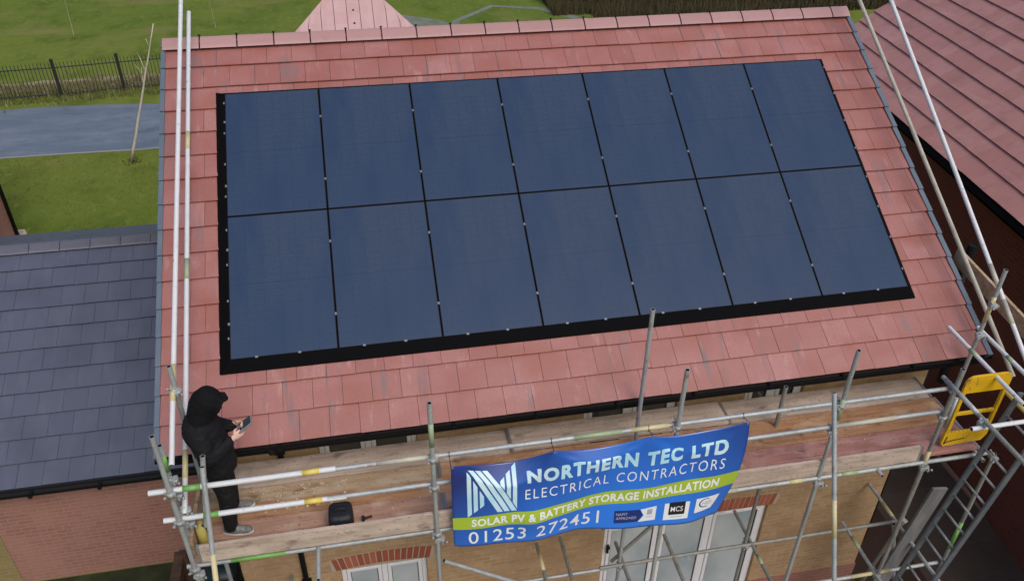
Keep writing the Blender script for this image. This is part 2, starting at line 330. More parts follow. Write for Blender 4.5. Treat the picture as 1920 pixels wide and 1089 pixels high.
# ------------------------------------------------------------------ main house
house = thing('brick_house', 'buff brick house under a red tiled roof carrying the solar array', 'house', (4.0, -.2, GZ))
UL, UR, V0, VR = -0.77, 8.83, -0.945, 4.55           # verge left/right, eaves, ridge in roof coordinates
BASE = -0.115
WX0, WX1, WY, WYB = -0.40, 8.60, -0.2, 7.75
mb = MB()
GW = (0.80, 1.93, -4.75, -3.50); GD = (4.39, 6.80, GZ + .06, -3.47)
UP = [(0.78, 1.92, -2.35, -1.05), (3.95, 5.15, -2.35, -1.05), (6.05, 6.85, -2.35, -1.05)]
wall_open(mb, WX0, WX1, GZ - .1, -0.722, WY, .11, [GW, GD] + UP)
ridge_y = roofp(0, VR, BASE).y; ridge_z = roofp(0, VR, BASE).z - .06
for x in (WX0, WX1):
    mb.quad((x, WY, GZ - .1), (x, WYB, GZ - .1), (x, WYB, -.78), (x, ridge_y, ridge_z), (x, WY, -.78))
mb.quad((WX0, WYB, GZ - .1), (WX1, WYB, GZ - .1), (WX1, WYB, -.78), (WX0, WYB, -.78))
mb.build('wall', MT['buff'], house)
mb = MB(); mb.box(WX0 - .012, WX1 + .012, WY - .014, WY + .3, GZ - .1, GZ + .16); mb.box(6.82, WX1 + .016, WY - .018, WY + .3, GZ - .1, GZ + .30)
mb.build('plinth', MT['redbrick'], house)

mb = MB()
tiles(mb, roofp, UL + .035, UR - .035, V0, 0.3345, 17, 0.3150, BASE, off0=-.16, vtop=VR)
roof_o = mb.build('roof', MT['tile'], house)
YR = roofp(0, VR, 0).y
def backp(u, v, h=0.0):
    p = roofp(u, v, h); return Vector((p.x, 2 * YR - p.y, p.z))
mb = MB(); tiles(mb, backp, UL + .035, UR - .035, V0, 0.3385, 17, .315, BASE, vtop=VR)
setpar(mb.build('rear_slope', MT['tile']), roof_o)
mb = MB()
for fr in (roofp, backp):
    mb.hexa([fr(UL + .03, V0 + .03, BASE - .06), fr(UR - .03, V0 + .03, BASE - .06), fr(UR - .03, VR, BASE - .06), fr(UL + .03, VR, BASE - .06),
             fr(UL + .03, V0 + .03, BASE - .013), fr(UR - .03, V0 + .03, BASE - .013), fr(UR - .03, VR, BASE - .013), fr(UL + .03, VR, BASE - .013)])
setpar(mb.build('underlay', MT['tile_under']), roof_o)
# ridge
mb = MB(); x = UL; rz = roofp(0, VR, BASE).z + .0
while x < UR - .02:
    x1 = min(x + .466, UR); half_round(mb, (x + .009, YR, rz - .055), (x1 - .009, YR, rz - .055), (0, 0, 1), (0, -1, 0), .155, flat=.66); x = x1
setpar(mb.build('ridge', MT['ridge']), roof_o)
mb = MB(); half_round(mb, (UL + .03, YR, rz - .062), (UR - .03, YR, rz - .062), (0, 0, 1), (0, -1, 0), .148, flat=.60)
setpar(mb.build('ridge_bedding', mat('ridge bedding', (.035, .018, .016), .9)), roof_o)
x = UL + .466
while x < UR - .1:
    mb = MB(); mb.tube((x, YR, rz + .03), (x, YR, rz + .068), .009, n=8); mb.tube((x, YR, rz + .062), (x, YR, rz + .070), .018, n=8); setpar(mb.build('ridge_clip', MT['black']), roof_o); x += .466
# verge strips: stepped plastic caps
for s_, u in ((-1, UL), (1, UR)):
    mb = MB()
    for k in range(17):
        va = V0 + k * .3345; vb = min(va + .3345, VR)
        if vb - va < .05: break
        for fr in (roofp,):
            a, b = (u - .012, u + .042) if s_ < 0 else (u - .050, u + .012)
            mb.hexa([fr(a, va - .012, BASE - .13), fr(b, va - .012, BASE - .02), fr(b, vb, BASE - .02), fr(a, vb, BASE - .13),
                     fr(a, va - .012, BASE + .052), fr(b, va - .012, BASE + .052), fr(b, vb, BASE + .030), fr(a, vb, BASE + .030)])
    setpar(mb.build('verge', MT['verge']), roof_o)
# fascia, soffit, gutter, downpipe
ze = roofp(0, V0, BASE).z; ye = roofp(0, V0, BASE).y
mb = MB(); mb.box(UL + .01, UR - .01, ye + .055, ye + .08, ze - .175, ze - .03); mb.box(UL + .01, UR - .01, ye + .08, WY + .02, ze - .17, ze - .15)
mb.build('fascia', MT['black'], house)
mb = MB()
gy, gz, gr = ye + .004, ze - .014, .047
def arcg(x, q): return [Vector((x, gy + math.cos(math.pi + math.pi * i / 10) * q, gz + math.sin(math.pi + math.pi * i / 10) * q)) for i in range(11)]
for q, in ((gr,), (gr - .007,)):
    A, B_ = arcg(UL - .01, q), arcg(UR + .02, q)
    for i in range(10): mb.quad(A[i], B_[i], B_[i + 1], A[i + 1])
for x in (UL - .01, UR + .02): mb.quad(*arcg(x, gr))
for x in [UL + .3 + i * .92 for i in range(11)]: mb.box(x, x + .03, gy - gr - .003, gy + gr, gz - gr - .003, gz - gr * .2)
mb.build('gutter', MT['black'], house)
mb = MB(); mb.path([(.36, gy, gz - .04), (.36, gy + .02, gz - .12), (.36, gy + .25, gz - .30), (.36, WY - .05, gz - .45), (.36, WY - .05, GZ + .05)], .036, 10)
for z in (-1.2, -2.4, -3.6, -4.8): mb.box(.30, .42, WY - .09, WY - .002, z, z + .05)
mb.build('downpipe', MT['black'], house)

def window(parent, x0, x1, z0, z1, y, panes, name='window', glass='pane', transom=False, handle=True):
    f = .062
    mb = MB(); mb.box(x0, x1, y, y + .06, z0, z0 + f); mb.box(x0, x1, y, y + .06, z1 - f, z1)
    mb.box(x0, x0 + f, y, y + .06, z0 + f, z1 - f); mb.box(x1 - f, x1, y, y + .06, z0 + f, z1 - f)
    n = len(panes) if isinstance(panes, (list, tuple)) else panes
    ed = [x0 + f + (x1 - x0 - 2 * f) * i / n for i in range(n + 1)]
    for e in ed[1:-1]: mb.box(e - .035, e + .035, y + .001, y + .059, z0 + f, z1 - f)
    fr = bevel(mb.build(name, MT['upvc'], parent), .006)
    for i in range(n):
        a = ed[i] + (0 if i == 0 else .035); b = ed[i + 1] - (0 if i == n - 1 else .035)
        s = MB(); w_ = .055
        s.box(a + .004, b - .004, y - .014, y + .03, z0 + f + .004, z0 + f + w_); s.box(a + .004, b - .004, y - .014, y + .03, z1 - f - w_, z1 - f - .004)
        s.box(a + .004, a + w_, y - .014, y + .03, z0 + f + w_, z1 - f - w_); s.box(b - w_, b - .004, y - .014, y + .03, z0 + f + w_, z1 - f - w_)
        setpar(bevel(s.build('sash', MT['upvc']), .008), fr)
        g = MB(); g.box(a + w_ - .004, b - w_ + .004, y + .012, y + .022, z0 + f + w_ - .004, z1 - f - w_ + .004)
        setpar(g.build('pane', MT[glass]), fr)
        g = MB(); g.box(a + w_, a + w_ + .006, y - .002, y + .012, z0 + f + w_, z1 - f - w_); g.box(b - w_ - .006, b - w_, y - .002, y + .012, z0 + f + w_, z1 - f - w_); g.box(a + w_, b - w_, y - .002, y + .012, z1 - f - w_ - .006, z1 - f - w_)
        setpar(g.build('gasket', MT['black']), fr)
    return fr
w1 = window(house, GW[0] + .003, GW[1] - .003, GW[2], GW[3] - .003, WY + .05, 2)
d1 = window(house, GD[0] + .003, GD[1] - .003, GD[2], GD[3] - .003, WY + .05, 3, name='patio_door')
mb = MB(); mb.box(4.455, 4.485, WY + .005, WY + .035, -4.02, -3.86); mb.box(4.455, 4.485, WY - .02, WY + .006, -3.91, -3.86)
setpar(mb.build('handle', MT['black']), d1)
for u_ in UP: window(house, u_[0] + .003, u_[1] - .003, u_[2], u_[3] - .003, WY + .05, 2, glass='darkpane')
for (a, b, z, rise) in ((GW[0] - .06, GW[1] + .04, GW[3], .05), (GD[0] - .06, GD[1] + .06, GD[3], .02)):
    mb = MB(); n = int((b - a) / .075); rr = random.Random(3)
    for i in range(n):
        t0, t1 = i / n, (i + 1) / n; xa, xb = a + (b - a) * t0 + .006, a + (b - a) * t1 - .006
        zz = z + .004 + rise * (1 - (2 * (t0 + t1) / 2 - 1) ** 2); fan = ((t0 + t1) / 2 - .5) * .09
        mb.hexa([(xa, WY - .008, zz), (xb, WY - .008, zz), (xb, WY + .05, zz), (xa, WY + .05, zz), (xa + fan, WY - .008, zz + .215), (xb + fan, WY - .008, zz + .215), (xb + fan, WY + .05, zz + .215), (xa + fan, WY + .05, zz + .215)])
    mb.build('arch', mat('arch brick', (.36, .10, .055), .85, island=[(.36, .095, .05), (.30, .075, .042), (.42, .13, .07)]), house)
    mb = MB(); mb.quad((a - .05, WY - .003, z), (b + .05, WY - .003, z), (b + .07, WY - .003, z + .225), ((a + b) / 2, WY - .003, z + .22 + rise), (a - .07, WY - .003, z + .225))
    mb.build('arch_joint', MT['mortar'], house)
mb = MB(); mb.box(GW[0] - .05, GW[1] + .05, WY - .05, WY + .06, GW[2] - .06, GW[2]); mb.build('sill', MT['upvc'], house)

# ------------------------------------------------------------------ solar array
PW, PH = 1.15, 1.77457
words = ['first', 'second', 'third', 'fourth', 'fifth', 'sixth', 'seventh']
def make_panel():
    root = thing('solar_panel', '', 'solar panel', roofp(0, 0, 0), 'black solar panels on the red roof')
    w_, h_, g = 1.137, 1.763, .0075
    P = lambda u, v, h: roofp(u, v, h)
    mb = MB()
    a, b, c, d = .0065, .0065 + w_, .006, .006 + h_
    for (u0, u1, v0, v1) in ((a, b, c, c + g), (a, b, d - g, d), (a, a + g, c + g, d - g), (b - g, b, c + g, d - g)):
        mb.hexa([P(u0, v0, -.035), P(u1, v0, -.035), P(u1, v1, -.035), P(u0, v1, -.035), P(u0, v0, 0), P(u1, v0, 0), P(u1, v1, 0), P(u0, v1, 0)])
    mb.build('frame', MT['black'], root)
    mb = MB(); mb.hexa([P(a + g, c + g, -.006), P(b - g, c + g, -.006), P(b - g, d - g, -.006), P(a + g, d - g, -.006), P(a + g, c + g, -.0015), P(b - g, c + g, -.0015), P(b - g, d - g, -.0015), P(a + g, d - g, -.0015)])
    gl = mb.build('glass', MT['glass_pv'], root)
    mb = MB()
    for i in range(1, 6):
        u = a + g + (w_ - 2 * g) * i / 6; mb.quad(P(u - .0018, c + g, -.0011), P(u + .0018, c + g, -.0011), P(u + .0018, d - g, -.0011), P(u - .0018, d - g, -.0011))
    for i in range(1, 20):
        v = c + g + (h_ - 2 * g) * i / 20; q = .0012 if i != 10 else .004
        for k in range(6):
            ua = a + g + (w_ - 2 * g) * k / 6 + .003; ub = a + g + (w_ - 2 * g) * (k + 1) / 6 - .003
            mb.quad(P(ua, v - q, -.0011), P(ub, v - q, -.0011), P(ub, v + q, -.0011), P(ua, v + q, -.0011))
    setpar(mb.build('cell_lines', mat('cell gap', (.020, .040, .085), .2)), gl)
    for v in (.42, 1.34):
        for u, wd in ((a - .0065, .011),):
            mb = MB(); mb.hexa([P(u - wd, v - .015, -.03), P(u + wd, v - .015, -.03), P(u + wd, v + .015, -.03), P(u - wd, v + .015, -.03), P(u - wd, v - .015, .005), P(u + wd, v - .015, .005), P(u + wd, v + .015, .005), P(u - wd, v + .015, .005)])
            mb.tube(P(u, v, .004), P(u, v, .010), .007, n=8)
            mb.build('clamp', MT['clamp'], root)
    return root
def copy_tree(o, parent=None):
    c = o.copy(); C.objects.link(c)
    if parent: c.parent = parent
    for ch in list(o.children): copy_tree(ch, c)
    return c
pan0 = make_panel()
extra = []
for j in range(2):
    for i in range(7):
        o = pan0 if (i, j) == (0, 0) else copy_tree(pan0)
        o.location = roofp(i * PW, j * PH, 0)
        o['label'] = f"black framed blue solar panel, {words[i]} from the left in the {'lower' if j == 0 else 'upper'} row"
        o['category'] = 'solar panel'
skirt = thing('array_skirt', 'black sloping metal skirt framing the solar array on the roof tiles', 'roof flashing', roofp(4, -.1, -.1))
def strip(name, a, b, c, d):
    """a,b upper edge ; c,d foot : (u,v,h)"""
    mb = MB(); A, B_, Cc, D = [roofp(*q) for q in (a, b, c, d)]; n = (B_ - A).cross(Cc - A).normalized() * .006
    mb.hexa([A - n, B_ - n, D - n, Cc - n, A + n, B_ + n, D + n, Cc + n]); return mb.build(name, MT['skirt'], skirt)
HT = -.088
strip('bottom_skirt', (-.002, .004, -.004), (8.052, .004, -.004), (-.118, -.122, HT), (8.14, -.122, HT))
strip('side_skirt', (0, 3.55, -.006), (0, .0, -.006), (-.112, 3.64, HT), (-.118, -.118, HT))
strip('side_skirt', (8.054, 0, -.006), (8.054, 3.55, -.006), (8.14, -.118, HT), (8.13, 3.62, HT))
strip('top_skirt', (8.05, 3.552, -.01), (0, 3.552, -.01), (8.13, 3.60, HT), (-.11, 3.62, HT))
def clip(u, v, a, b):
    mb = MB(); mb.obox(roofp(u, v, .001), (a, 0, 0), roofp(0, b, 0), roofp(0, 0, .004)); mb.build('clip', MT['clamp'], skirt)
for i in range(14): clip(.28 + i * .575 - (.12 if i % 2 else 0), .008, .015, .011)
for i in range(8): clip(-.006, .25 + i * .45, .008, .014); clip(8.058, .25 + i * .45, .008, .014)
mb = MB(); mb.hexa([roofp(u, v, h) for h in (-.066, -.060) for u, v in ((-.02, -.02), (8.07, -.02), (8.07, 3.55), (-.02, 3.55))]); mb.build('tray', MT['skirt'], skirt)

# ------------------------------------------------------------------ slate-roofed garage on the left
gar = thing('garage', 'red brick outbuilding under a grey slate roof left of the house', 'outbuilding', (-6, 2.0, GZ))
GE = Vector((0, 1.84, -3.30)); GR_ = Vector((0, 5.50, -1.50)); gd = GR_ - GE; GL = gd.length; gup = gd.normalized(); gnr = Vector((0, -gup.z, gup.y))
garp = lambda u, v, h=0.0: Vector((u, GE.y, GE.z)) + gup * v + gnr * h
garb = lambda u, v, h=0.0: (lambda p: Vector((p.x, 2 * GR_.y - p.y, p.z)))(garp(u, v, h))
mb = MB(); tiles(mb, garp, -9.5, WX0 - .01, 0, .362, 12, .345, -.02, vtop=GL); gro = mb.build('roof', MT['slate'], gar)
mb = MB(); tiles(mb, garb, -9.5, WX0 - .01, 0, .339, 13, .315, -.02, vtop=GL); setpar(mb.build('rear_slope', MT['slate']), gro)
mb = MB()
for fr in (garp, garb): mb.hexa([fr(-9.5, .02, -.08), fr(WX0 - .02, .02, -.08), fr(WX0 - .02, GL, -.08), fr(-9.5, GL, -.08), fr(-9.5, .02, -.033), fr(WX0 - .02, .02, -.033), fr(WX0 - .02, GL, -.033), fr(-9.5, GL, -.033)])
setpar(mb.build('underlay', mat('slate underlay', (.02, .022, .03), .9)), gro)
mb = MB(); x = -9.5
while x < WX0 - .05:
    x1 = min(x + .47, WX0 - .01); half_round(mb, (x + .005, GR_.y, GR_.z - .045), (x1 - .005, GR_.y, GR_.z - .045), (0, 0, 1), (0, -1, 0), .16, flat=.55); x = x1
setpar(mb.build('ridge', MT['slate_ridge']), gro)
mb = MB(); mb.box(-9.5, WX0 - .01, GR_.y - .06, GR_.y + .06, GR_.z - .08, GR_.z - .01); setpar(mb.build('ridge_bedding', MT['hole']), gro)
mb = MB(); mb.box(-4.22, WX0 - .01, 2.0, 9.0, GZ - .1, -3.36); mb.build('wall', MT['redbrick'], gar)
mb = MB(); mb.box(-9.4, -4.225, 2.0, 9.0, GZ - .1, -3.36)
o = mb.build('wall', brickmat('olive buff brick', (.30, .23, .085), (.26, .19, .07), (.3, .25, .14), (.24, .19, .08)), gar); o['label'] = 'yellow brick end of the outbuilding wall'
mb = MB()
gy2, gz2 = 1.80, -3.36
def arc2(x, q): return [Vector((x, gy2 + math.cos(math.pi + math.pi * i / 8) * q, gz2 + math.sin(math.pi + math.pi * i / 8) * q)) for i in range(9)]
for q in (.06, .053):
    A, B_ = arc2(-9.5, q), arc2(WX0 - .03, q)
    for i in range(8): mb.quad(A[i], B_[i], B_[i + 1], A[i + 1])
for x in (-9.5, WX0 - .03): mb.quad(*arc2(x, .06))
for i in range(9): mb.box(-9 + i * .92, -8.95 + i * .92, gy2 - .066, gy2 + .1, gz2 - .066, gz2 - .02)
mb.build('gutter', MT['black'], gar)
mb = MB(); mb.box(-9.5, WX0 - .02, 1.87, 1.895, -3.50, -3.33); mb.box(-9.5, WX0 - .02, 1.895, 2.02, -3.50, -3.48); mb.build('fascia', mat('dark fascia', (.03, .032, .045), .5), gar)
mb = MB(); mb.path([(-.86, 1.76, -3.30), (-.86, 1.72, -3.22), (-.80, 1.66, -3.12), (-.72, 1.66, -3.05)], .035, 8); mb.tube((-.86, 1.75, -3.33), (-.86, 1.75, -3.05), .05, n=10)
mb.build('rain_hopper', MT['black'], gar)
mb = MB(); mb.path([(-.80, 5.62, -1.45), (-.80, 5.66, -1.28), (-.88, 5.72, -1.20)], .04, 8); mb.box(-.98, -.74, 5.58, 5.78, -1.5, -1.40)
mb.build('roof_vent', MT['black'], gar)

# brick corner of the house beyond the garage
h2 = thing('brick_house', 'red brick house corner with a black downpipe beyond the slate ridge', 'house', (-10, 13, GZ))
mb = MB(); mb.box(-14, -7.28, 7.6, 13.0, GZ - .1, -.6); mb.build('wall', MT['redbrick'], h2)
mb = MB(); mb.hexa([(-14.3, 7.2, -.62), (-7.2, 7.2, -.62), (-7.2, 13.1, -.62), (-14.3, 13.1, -.62), (-14.3, 10.1, 1.6), (-7.2, 10.1, 1.6), (-7.2, 10.2, 1.6), (-14.3, 10.2, 1.6)]); mb.build('roof', MT['tile'], h2)
mb = MB(); mb.tube((-7.235, 12.96, GZ), (-7.235, 12.96, -.7), .045); mb.build('downpipe', MT['black'], h2)

# ------------------------------------------------------------------ neighbour on the right
nb = thing('brick_house', 'dark red brick neighbouring house with pink tiled roof on the right', 'house', (15, 3, GZ))
e0 = Vector((11.25, 1.79, -.50)); edr = Vector((11.66 - 11.25, 5.68 - 1.79, 0)).normalized(); sdn = Vector((edr.y, -edr.x, 0))
NP = R(35); nup = sdn * math.cos(NP) + Vector((0, 0, math.sin(NP))); nnr = edr.cross(nup) * -1
if nnr.z < 0: nnr = -nnr
nbp = lambda u, v, h=0.0: e0 + edr * u + nup * v + nnr * h
NU0, NU1, NL = -7.5, 8.07, 6.0
mb = MB(); tiles(mb, nbp, NU0, NU1, 0, .3535, 17, .32, 0.0, vtop=NL, jit=.0015)
nro = mb.build('roof', mat('pink roof tile', (.36, .16, .14), .45, spec=.55, island=[(.45, .21, .19), (.47, .23, .21), (.43, .198, .178), (.49, .245, .225)],
    noise=[((3, 3, 3), (.36, .17, .158), .50, .78, 5), ((5, 1, 1), (.54, .30, .28), .58, .85, 4)], bump=((50, 50, 50), .1)), nb)
ax = nbp(0, NL).x
def nbb(u, v, h=0.0):
    p = nbp(u, v, h); top = nbp(u, NL, 0); d = (p - top).dot(sdn); return p - sdn * (2 * d)
mb = MB(); tiles(mb, nbb, NU0, NU1, 0, .3535, 17, .32, 0.0, vtop=NL); setpar(mb.build('rear_slope', MT['tile']), nro)
mb = MB()
for fr in (nbp, nbb): mb.hexa([fr(NU0, .02, -.06), fr(NU1, .02, -.06), fr(NU1, NL, -.06), fr(NU0, NL, -.06), fr(NU0, .02, -.013), fr(NU1, .02, -.013), fr(NU1, NL, -.013), fr(NU0, NL, -.013)])
setpar(mb.build('underlay', MT['tile_under']), nro)
mb = MB(); u = NU0
while u < NU1 - .05:
    u1 = min(u + .466, NU1); half_round(mb, nbp(u + .005, NL, -.02), nbp(u1 - .005, NL, -.02), (0, 0, 1), -sdn, .15); u = u1
setpar(mb.build('ridge', MT['ridge']), nro)
mb = MB()
n0 = nbp(NU0 + .15, 0); n1 = nbp(NU1 - .25, 0); inn = sdn * .38; span = 2 * NL * math.cos(NP) - .76
P4 = [n0 + inn, n1 + inn, n1 + inn + sdn * span, n0 + inn + sdn * span]
mb.hexa([Vector((p.x, p.y, GZ - .1)) for p in P4] + [Vector((p.x, p.y, -.60)) for p in P4])
for e in (P4[0], P4[1]): 
    f_ = P4[3] if e is P4[0] else P4[2]; mid = (e + f_) / 2
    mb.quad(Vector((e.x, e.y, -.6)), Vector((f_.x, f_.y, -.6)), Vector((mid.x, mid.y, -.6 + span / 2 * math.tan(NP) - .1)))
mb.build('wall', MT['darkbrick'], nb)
mb = MB(); mb.hexa([nbp(NU0, .03, -.25), nbp(NU1, .03, -.25), nbp(NU1, .06, -.02), nbp(NU0, .06, -.02), nbp(NU0, .08, -.27), nbp(NU1, .08, -.27), nbp(NU1, .11, -.02), nbp(NU0, .11, -.02)])
q = [nbp(NU0, .07, 0), nbp(NU1, .07, 0)]
mb.hexa([Vector((p.x, p.y, -.72)) + sdn * s for p, s in ((q[0], 0), (q[1], 0), (q[1], .42), (q[0], .42))] + [Vector((p.x, p.y, -.70)) + sdn * s for p, s in ((q[0], 0), (q[1], 0), (q[1], .42), (q[0], .42))])
mb.build('fascia', MT['black'], nb)
mb = MB(); g0, g1 = nbp(NU0, 0, 0) - sdn * .03, nbp(NU1, 0, 0) - sdn * .03
ar = lambda p, q: [p + Vector((0, 0, -.03)) + sdn * (math.cos(math.pi + math.pi * i / 8) * q) + Vector((0, 0, math.sin(math.pi + math.pi * i / 8) * q)) for i in range(9)]
for qq in (.065, .058):
    A, B_ = ar(g0, qq), ar(g1, qq)
    for i in range(8): mb.quad(A[i], B_[i], B_[i + 1], A[i + 1])
mb.quad(*ar(g0, .065)); mb.quad(*ar(g1, .065)); mb.build('gutter', MT['black'], nb)
# vent pipe in the passage
mb = MB(); vx, vy, vz = 9.16, .42, .22
mb.tube((vx, vy, GZ), (vx, vy, vz), .055, n=16); mb.tube((vx, vy, vz - .30), (vx, vy, vz + .01), .062, n=16, hollow=0); mb.tube((vx, vy, vz - .36), (vx, vy, vz - .30), .068, n=16)
tag(mb.build('vent_pipe', MT['black']), 'black soil vent pipe standing beside the right verge', 'vent pipe')
mb = MB(); mb.tube((8.42, -.62, -1.05), (8.42, -.62, -.72), .05, n=14)
mb.path([(8.42, -.62, -.74), (8.42, -.70, -.66), (8.42, gy, gz - .05)], .045, 10); mb.build('gutter_outlet', MT['black'], house)

# small hipped roof behind the ridge
hp = thing('outbuilding', 'small building with pale pink hipped roof behind the ridge', 'outbuilding', (1.75, 17.6, GZ))
AP = Vector((1.75, 14.67, .45)); HT2 = R(37); ct, st = math.cos(HT2), math.sin(HT2)
hipp = lambda u, v, h=0.0: AP + Vector((u, -v * ct - h * st, -v * st + h * ct))       # v is measured down the slope
pink = mat('pale pink tile', (.56, .36, .36), .5, island=[(.55, .355, .355), (.57, .375, .375), (.53, .335, .34)], noise=((4, 2, 2), (.50, .31, .31), .45, .75, 4))
mb = MB(); wd = .315; HV = 3.7; hw = HV * ct; zb = AP.z - HV * st
lim0 = lambda v: v * ct
for j in range(-10, 10):
    x0, x1 = j * wd + .157, (j + 1) * wd + .157
    for k in range(11):
        va = HV - k * .345; vb = max(va - .347, 0.0)
        if x0 > lim0(va) or x1 < -lim0(va): continue
        cl = lambda x, v: max(-lim0(v), min(lim0(v), x))
        jt = random.uniform(-.002, .002)
        mb.hexa([hipp(cl(x0 + .008, va), va, -.01), hipp(cl(x1 - .008, va), va, -.01), hipp(cl(x1 - .008, vb), vb, -.012), hipp(cl(x0 + .008, vb), vb, -.012),
                 hipp(cl(x0 + .008, va), va, .008 + jt), hipp(cl(x1 - .008, va), va, .008 + jt), hipp(cl(x1 - .008, vb), vb, .006), hipp(cl(x0 + .008, vb), vb, .006)], skip=(0,))
hro = mb.build('roof', pink, hp)
Lf, Rt, Bk = hipp(-hw, HV, -.014), hipp(hw, HV, -.014), Vector((AP.x, AP.y + 1.5, zb))
mb = MB(); mb.quad(hipp(0, 0, -.014), Lf, Rt); setpar(mb.build('underlay', mat('dark pink joint', (.22, .11, .11), .9)), hro)  # darker pink underlay showing between the tile columns
mb = MB(); mb.quad(AP, Bk, Lf); mb.quad(AP, Rt, Bk); setpar(mb.build('rear_slope', pink), hro)
for k in range(9):
    mb = MB(); mb.tube(hipp(0, .10 + k * .38, .008), hipp(0, .10 + k * .38, .020), .025, n=8); setpar(mb.build('roof_nail', MT['black']), hro)
mb = MB(); q3 = [Lf + Vector((.3, .3, 0)), Rt + Vector((-.3, .3, 0)), Bk - Vector((0, .3, 0))]
for a_, b_ in ((0, 1), (1, 2), (2, 0)): mb.quad(Vector((q3[a_].x, q3[a_].y, GZ - .1)), Vector((q3[b_].x, q3[b_].y, GZ - .1)), q3[b_], q3[a_])
mb.build('wall', MT['redbrick'], hp)

# ------------------------------------------------------------------ fence, saplings, hedge, grass
rf = thing('railing_fence', 'low black metal railings beside the lane at upper left', 'fence', (-9, 22.6, GZ))
fx = [(-22, 22.4), (-15.2, 22.45), (-11.4, 22.55), (-8.45, 22.75), (-6.42, 23.0), (-3.4, 23.3), (-.6, 23.5), (5, 23.9)]
mb = MB()
for (xa, ya), (xb, yb) in zip(fx[:-1], fx[1:]):
    L_ = math.hypot(xb - xa, yb - ya); n = int(L_ / .115)
    for i in range(1, n):
        t = i / n; x, y = xa + (xb - xa) * t, ya + (yb - ya) * t; mb.box(x - .008, x + .008, y - .008, y + .008, GZ + .06, GZ + 1.30)
mb.build('bars', MT['railing'], rf)
mb = MB()
for (xa, ya), (xb, yb) in zip(fx[:-1], fx[1:]):
    for z in (.20, 1.12):
        d = Vector((xb - xa, yb - ya, 0)) / 2; mb.obox(((xa + xb) / 2, (ya + yb) / 2, GZ + z), d, d.orthogonal().normalized() * .010, (0, 0, .011))
mb.build('rail', MT['railing'], rf)
for x, y in fx:
    mb = MB(); mb.box(x - .045, x + .045, y - .045, y + .045, GZ, GZ + 1.42); mb.build('post', MT['railing'], rf)

def sapling(name, label, base, top, r, cat, m, twigs=0):
    b = Vector(base); t = Vector(top); mb = MB(); rr = random.Random(len(label)); n = 9
    pts = [b.lerp(t, i / n) + Vector((rr.uniform(-1, 1), rr.uniform(-1, 1), 0)) * (r * .16 if 0 < i < n else 0) * (1 + i / 6) for i in range(n + 1)]
    root = tag(bpy.data.objects.new(name, None), label, cat); C.objects.link(root); root.location = base
    mb.path(pts, [r * (1 - .75 * i / n) for i in range(n + 1)], 8); mb.build('trunk', m, root)
    if twigs:
        mb = MB()
        for i in range(twigs):
            k = rr.uniform(.45, 1.0); p = b.lerp(t, k); d = Vector((rr.uniform(-.5, .5), rr.uniform(-.5, .5), rr.uniform(.4, 1))).normalized() * rr.uniform(.25, .6)
            mb.path([p, p + d * .5 + Vector((0, 0, .03)), p + d], [.011, .008, .004], 5)
        mb.build('twigs', MT['bark'], root)
    return root
sapling('sapling', 'tall pale leaning sapling on the lawn beyond the garage', (-5.23, 17.2, GZ), (-3.70, 17.2, -1.43), .048, 'sapling', MT['bark'], 6)
sapling('sapling', 'thin pale whip in the field beyond the railings, far left', (-9.55, 29.5, GZ), (-9.5, 29.5, GZ + 1.75), .022, 'sapling', MT['cane'])
sapling('sapling', 'thin pale whip in the field just left of the pink hipped roof', (-3.95, 29.8, GZ), (-4.02, 29.8, GZ + 1.25), .017, 'sapling', MT['cane'])
mb = MB(); rr = random.Random(5)
for i in range(60):
    a = rr.uniform(0, 6.28); q = rr.uniform(0, .28); x, y = -5.23 + math.cos(a) * q, 17.2 + math.sin(a) * q; s = rr.uniform(.008, .018)
    mb.obox((x, y, GZ + s * .5), (s, 0, 0), (0, s, 0), (0, 0, s * .6))
tag(mb.build('soil', MT['soil']), 'dark turned soil round the sapling foot', kind='stuff')

def tufts(name, label, m, spots, kind='stuff'):
    mb = MB(); rr = random.Random(11)
    for x, y, h, w_ in spots:
        for k in range(3):
            a = rr.uniform(0, 6.28); l = rr.uniform(-.35, .35) * h; d = Vector((math.cos(a), math.sin(a), 0)) * w_
            p = Vector((x + rr.uniform(-.06, .06), y + rr.uniform(-.06, .06), GZ)); t = p + Vector((l, rr.uniform(-.3, .3) * h, h * rr.uniform(.6, 1.1)))
            mb.quad(p - d, p + d, t)
    return tag(mb.build(name, m), label, kind=kind)
rr = random.Random(2)
fy = lambda x: 22.4 + (x + 22) * .055
for k_, (o0, o1) in enumerate(((.35, .75), (1.15, 1.6))):
    xs_ = [-24 + i * .8 for i in range(36)]; rq = random.Random(31 + k_)
    ribbon('dry_grass_strip', [(x, fy(x) + o0 + rq.uniform(-.12, .12)) for x in xs_], [(x, fy(x) + o1 + rq.uniform(-.12, .12)) for x in xs_], GZ + .004, mat('straw strip', (.33, .28, .18), .95, noise=[((1.5, 4, 1), (.15, .16, .06), .42, .66, 6), ((7, 9, 1), (.42, .36, .25), .5, .8, 5)]), label=('pale straw strip just behind the railings', 'pale straw strip farther behind the railings')[k_])
tufts('long_grass', 'dry pale long grass along the railings', MT['reed'], [(x, fy(x) + (rr.gauss(.35, .5)), rr.uniform(.12, .42), .022) for x in [rr.uniform(-20, 1) for _ in range(2600)]])
tufts('grass_verge', 'rough green grass verge between railings and lane', MT['blade'], [(x, rr.uniform(fy(x) - .65, fy(x) + .25), rr.uniform(.08, .24), .02) for x in [rr.uniform(-16, -2) for _ in range(5200)]])
tufts('lawn_grass', 'longer grass blades on the lawn behind the garage', MT['blade'], [(rr.uniform(-10.5, -2.4), rr.uniform(10.5, 17.9), rr.uniform(.02, .055), .016) for _ in range(2600)])

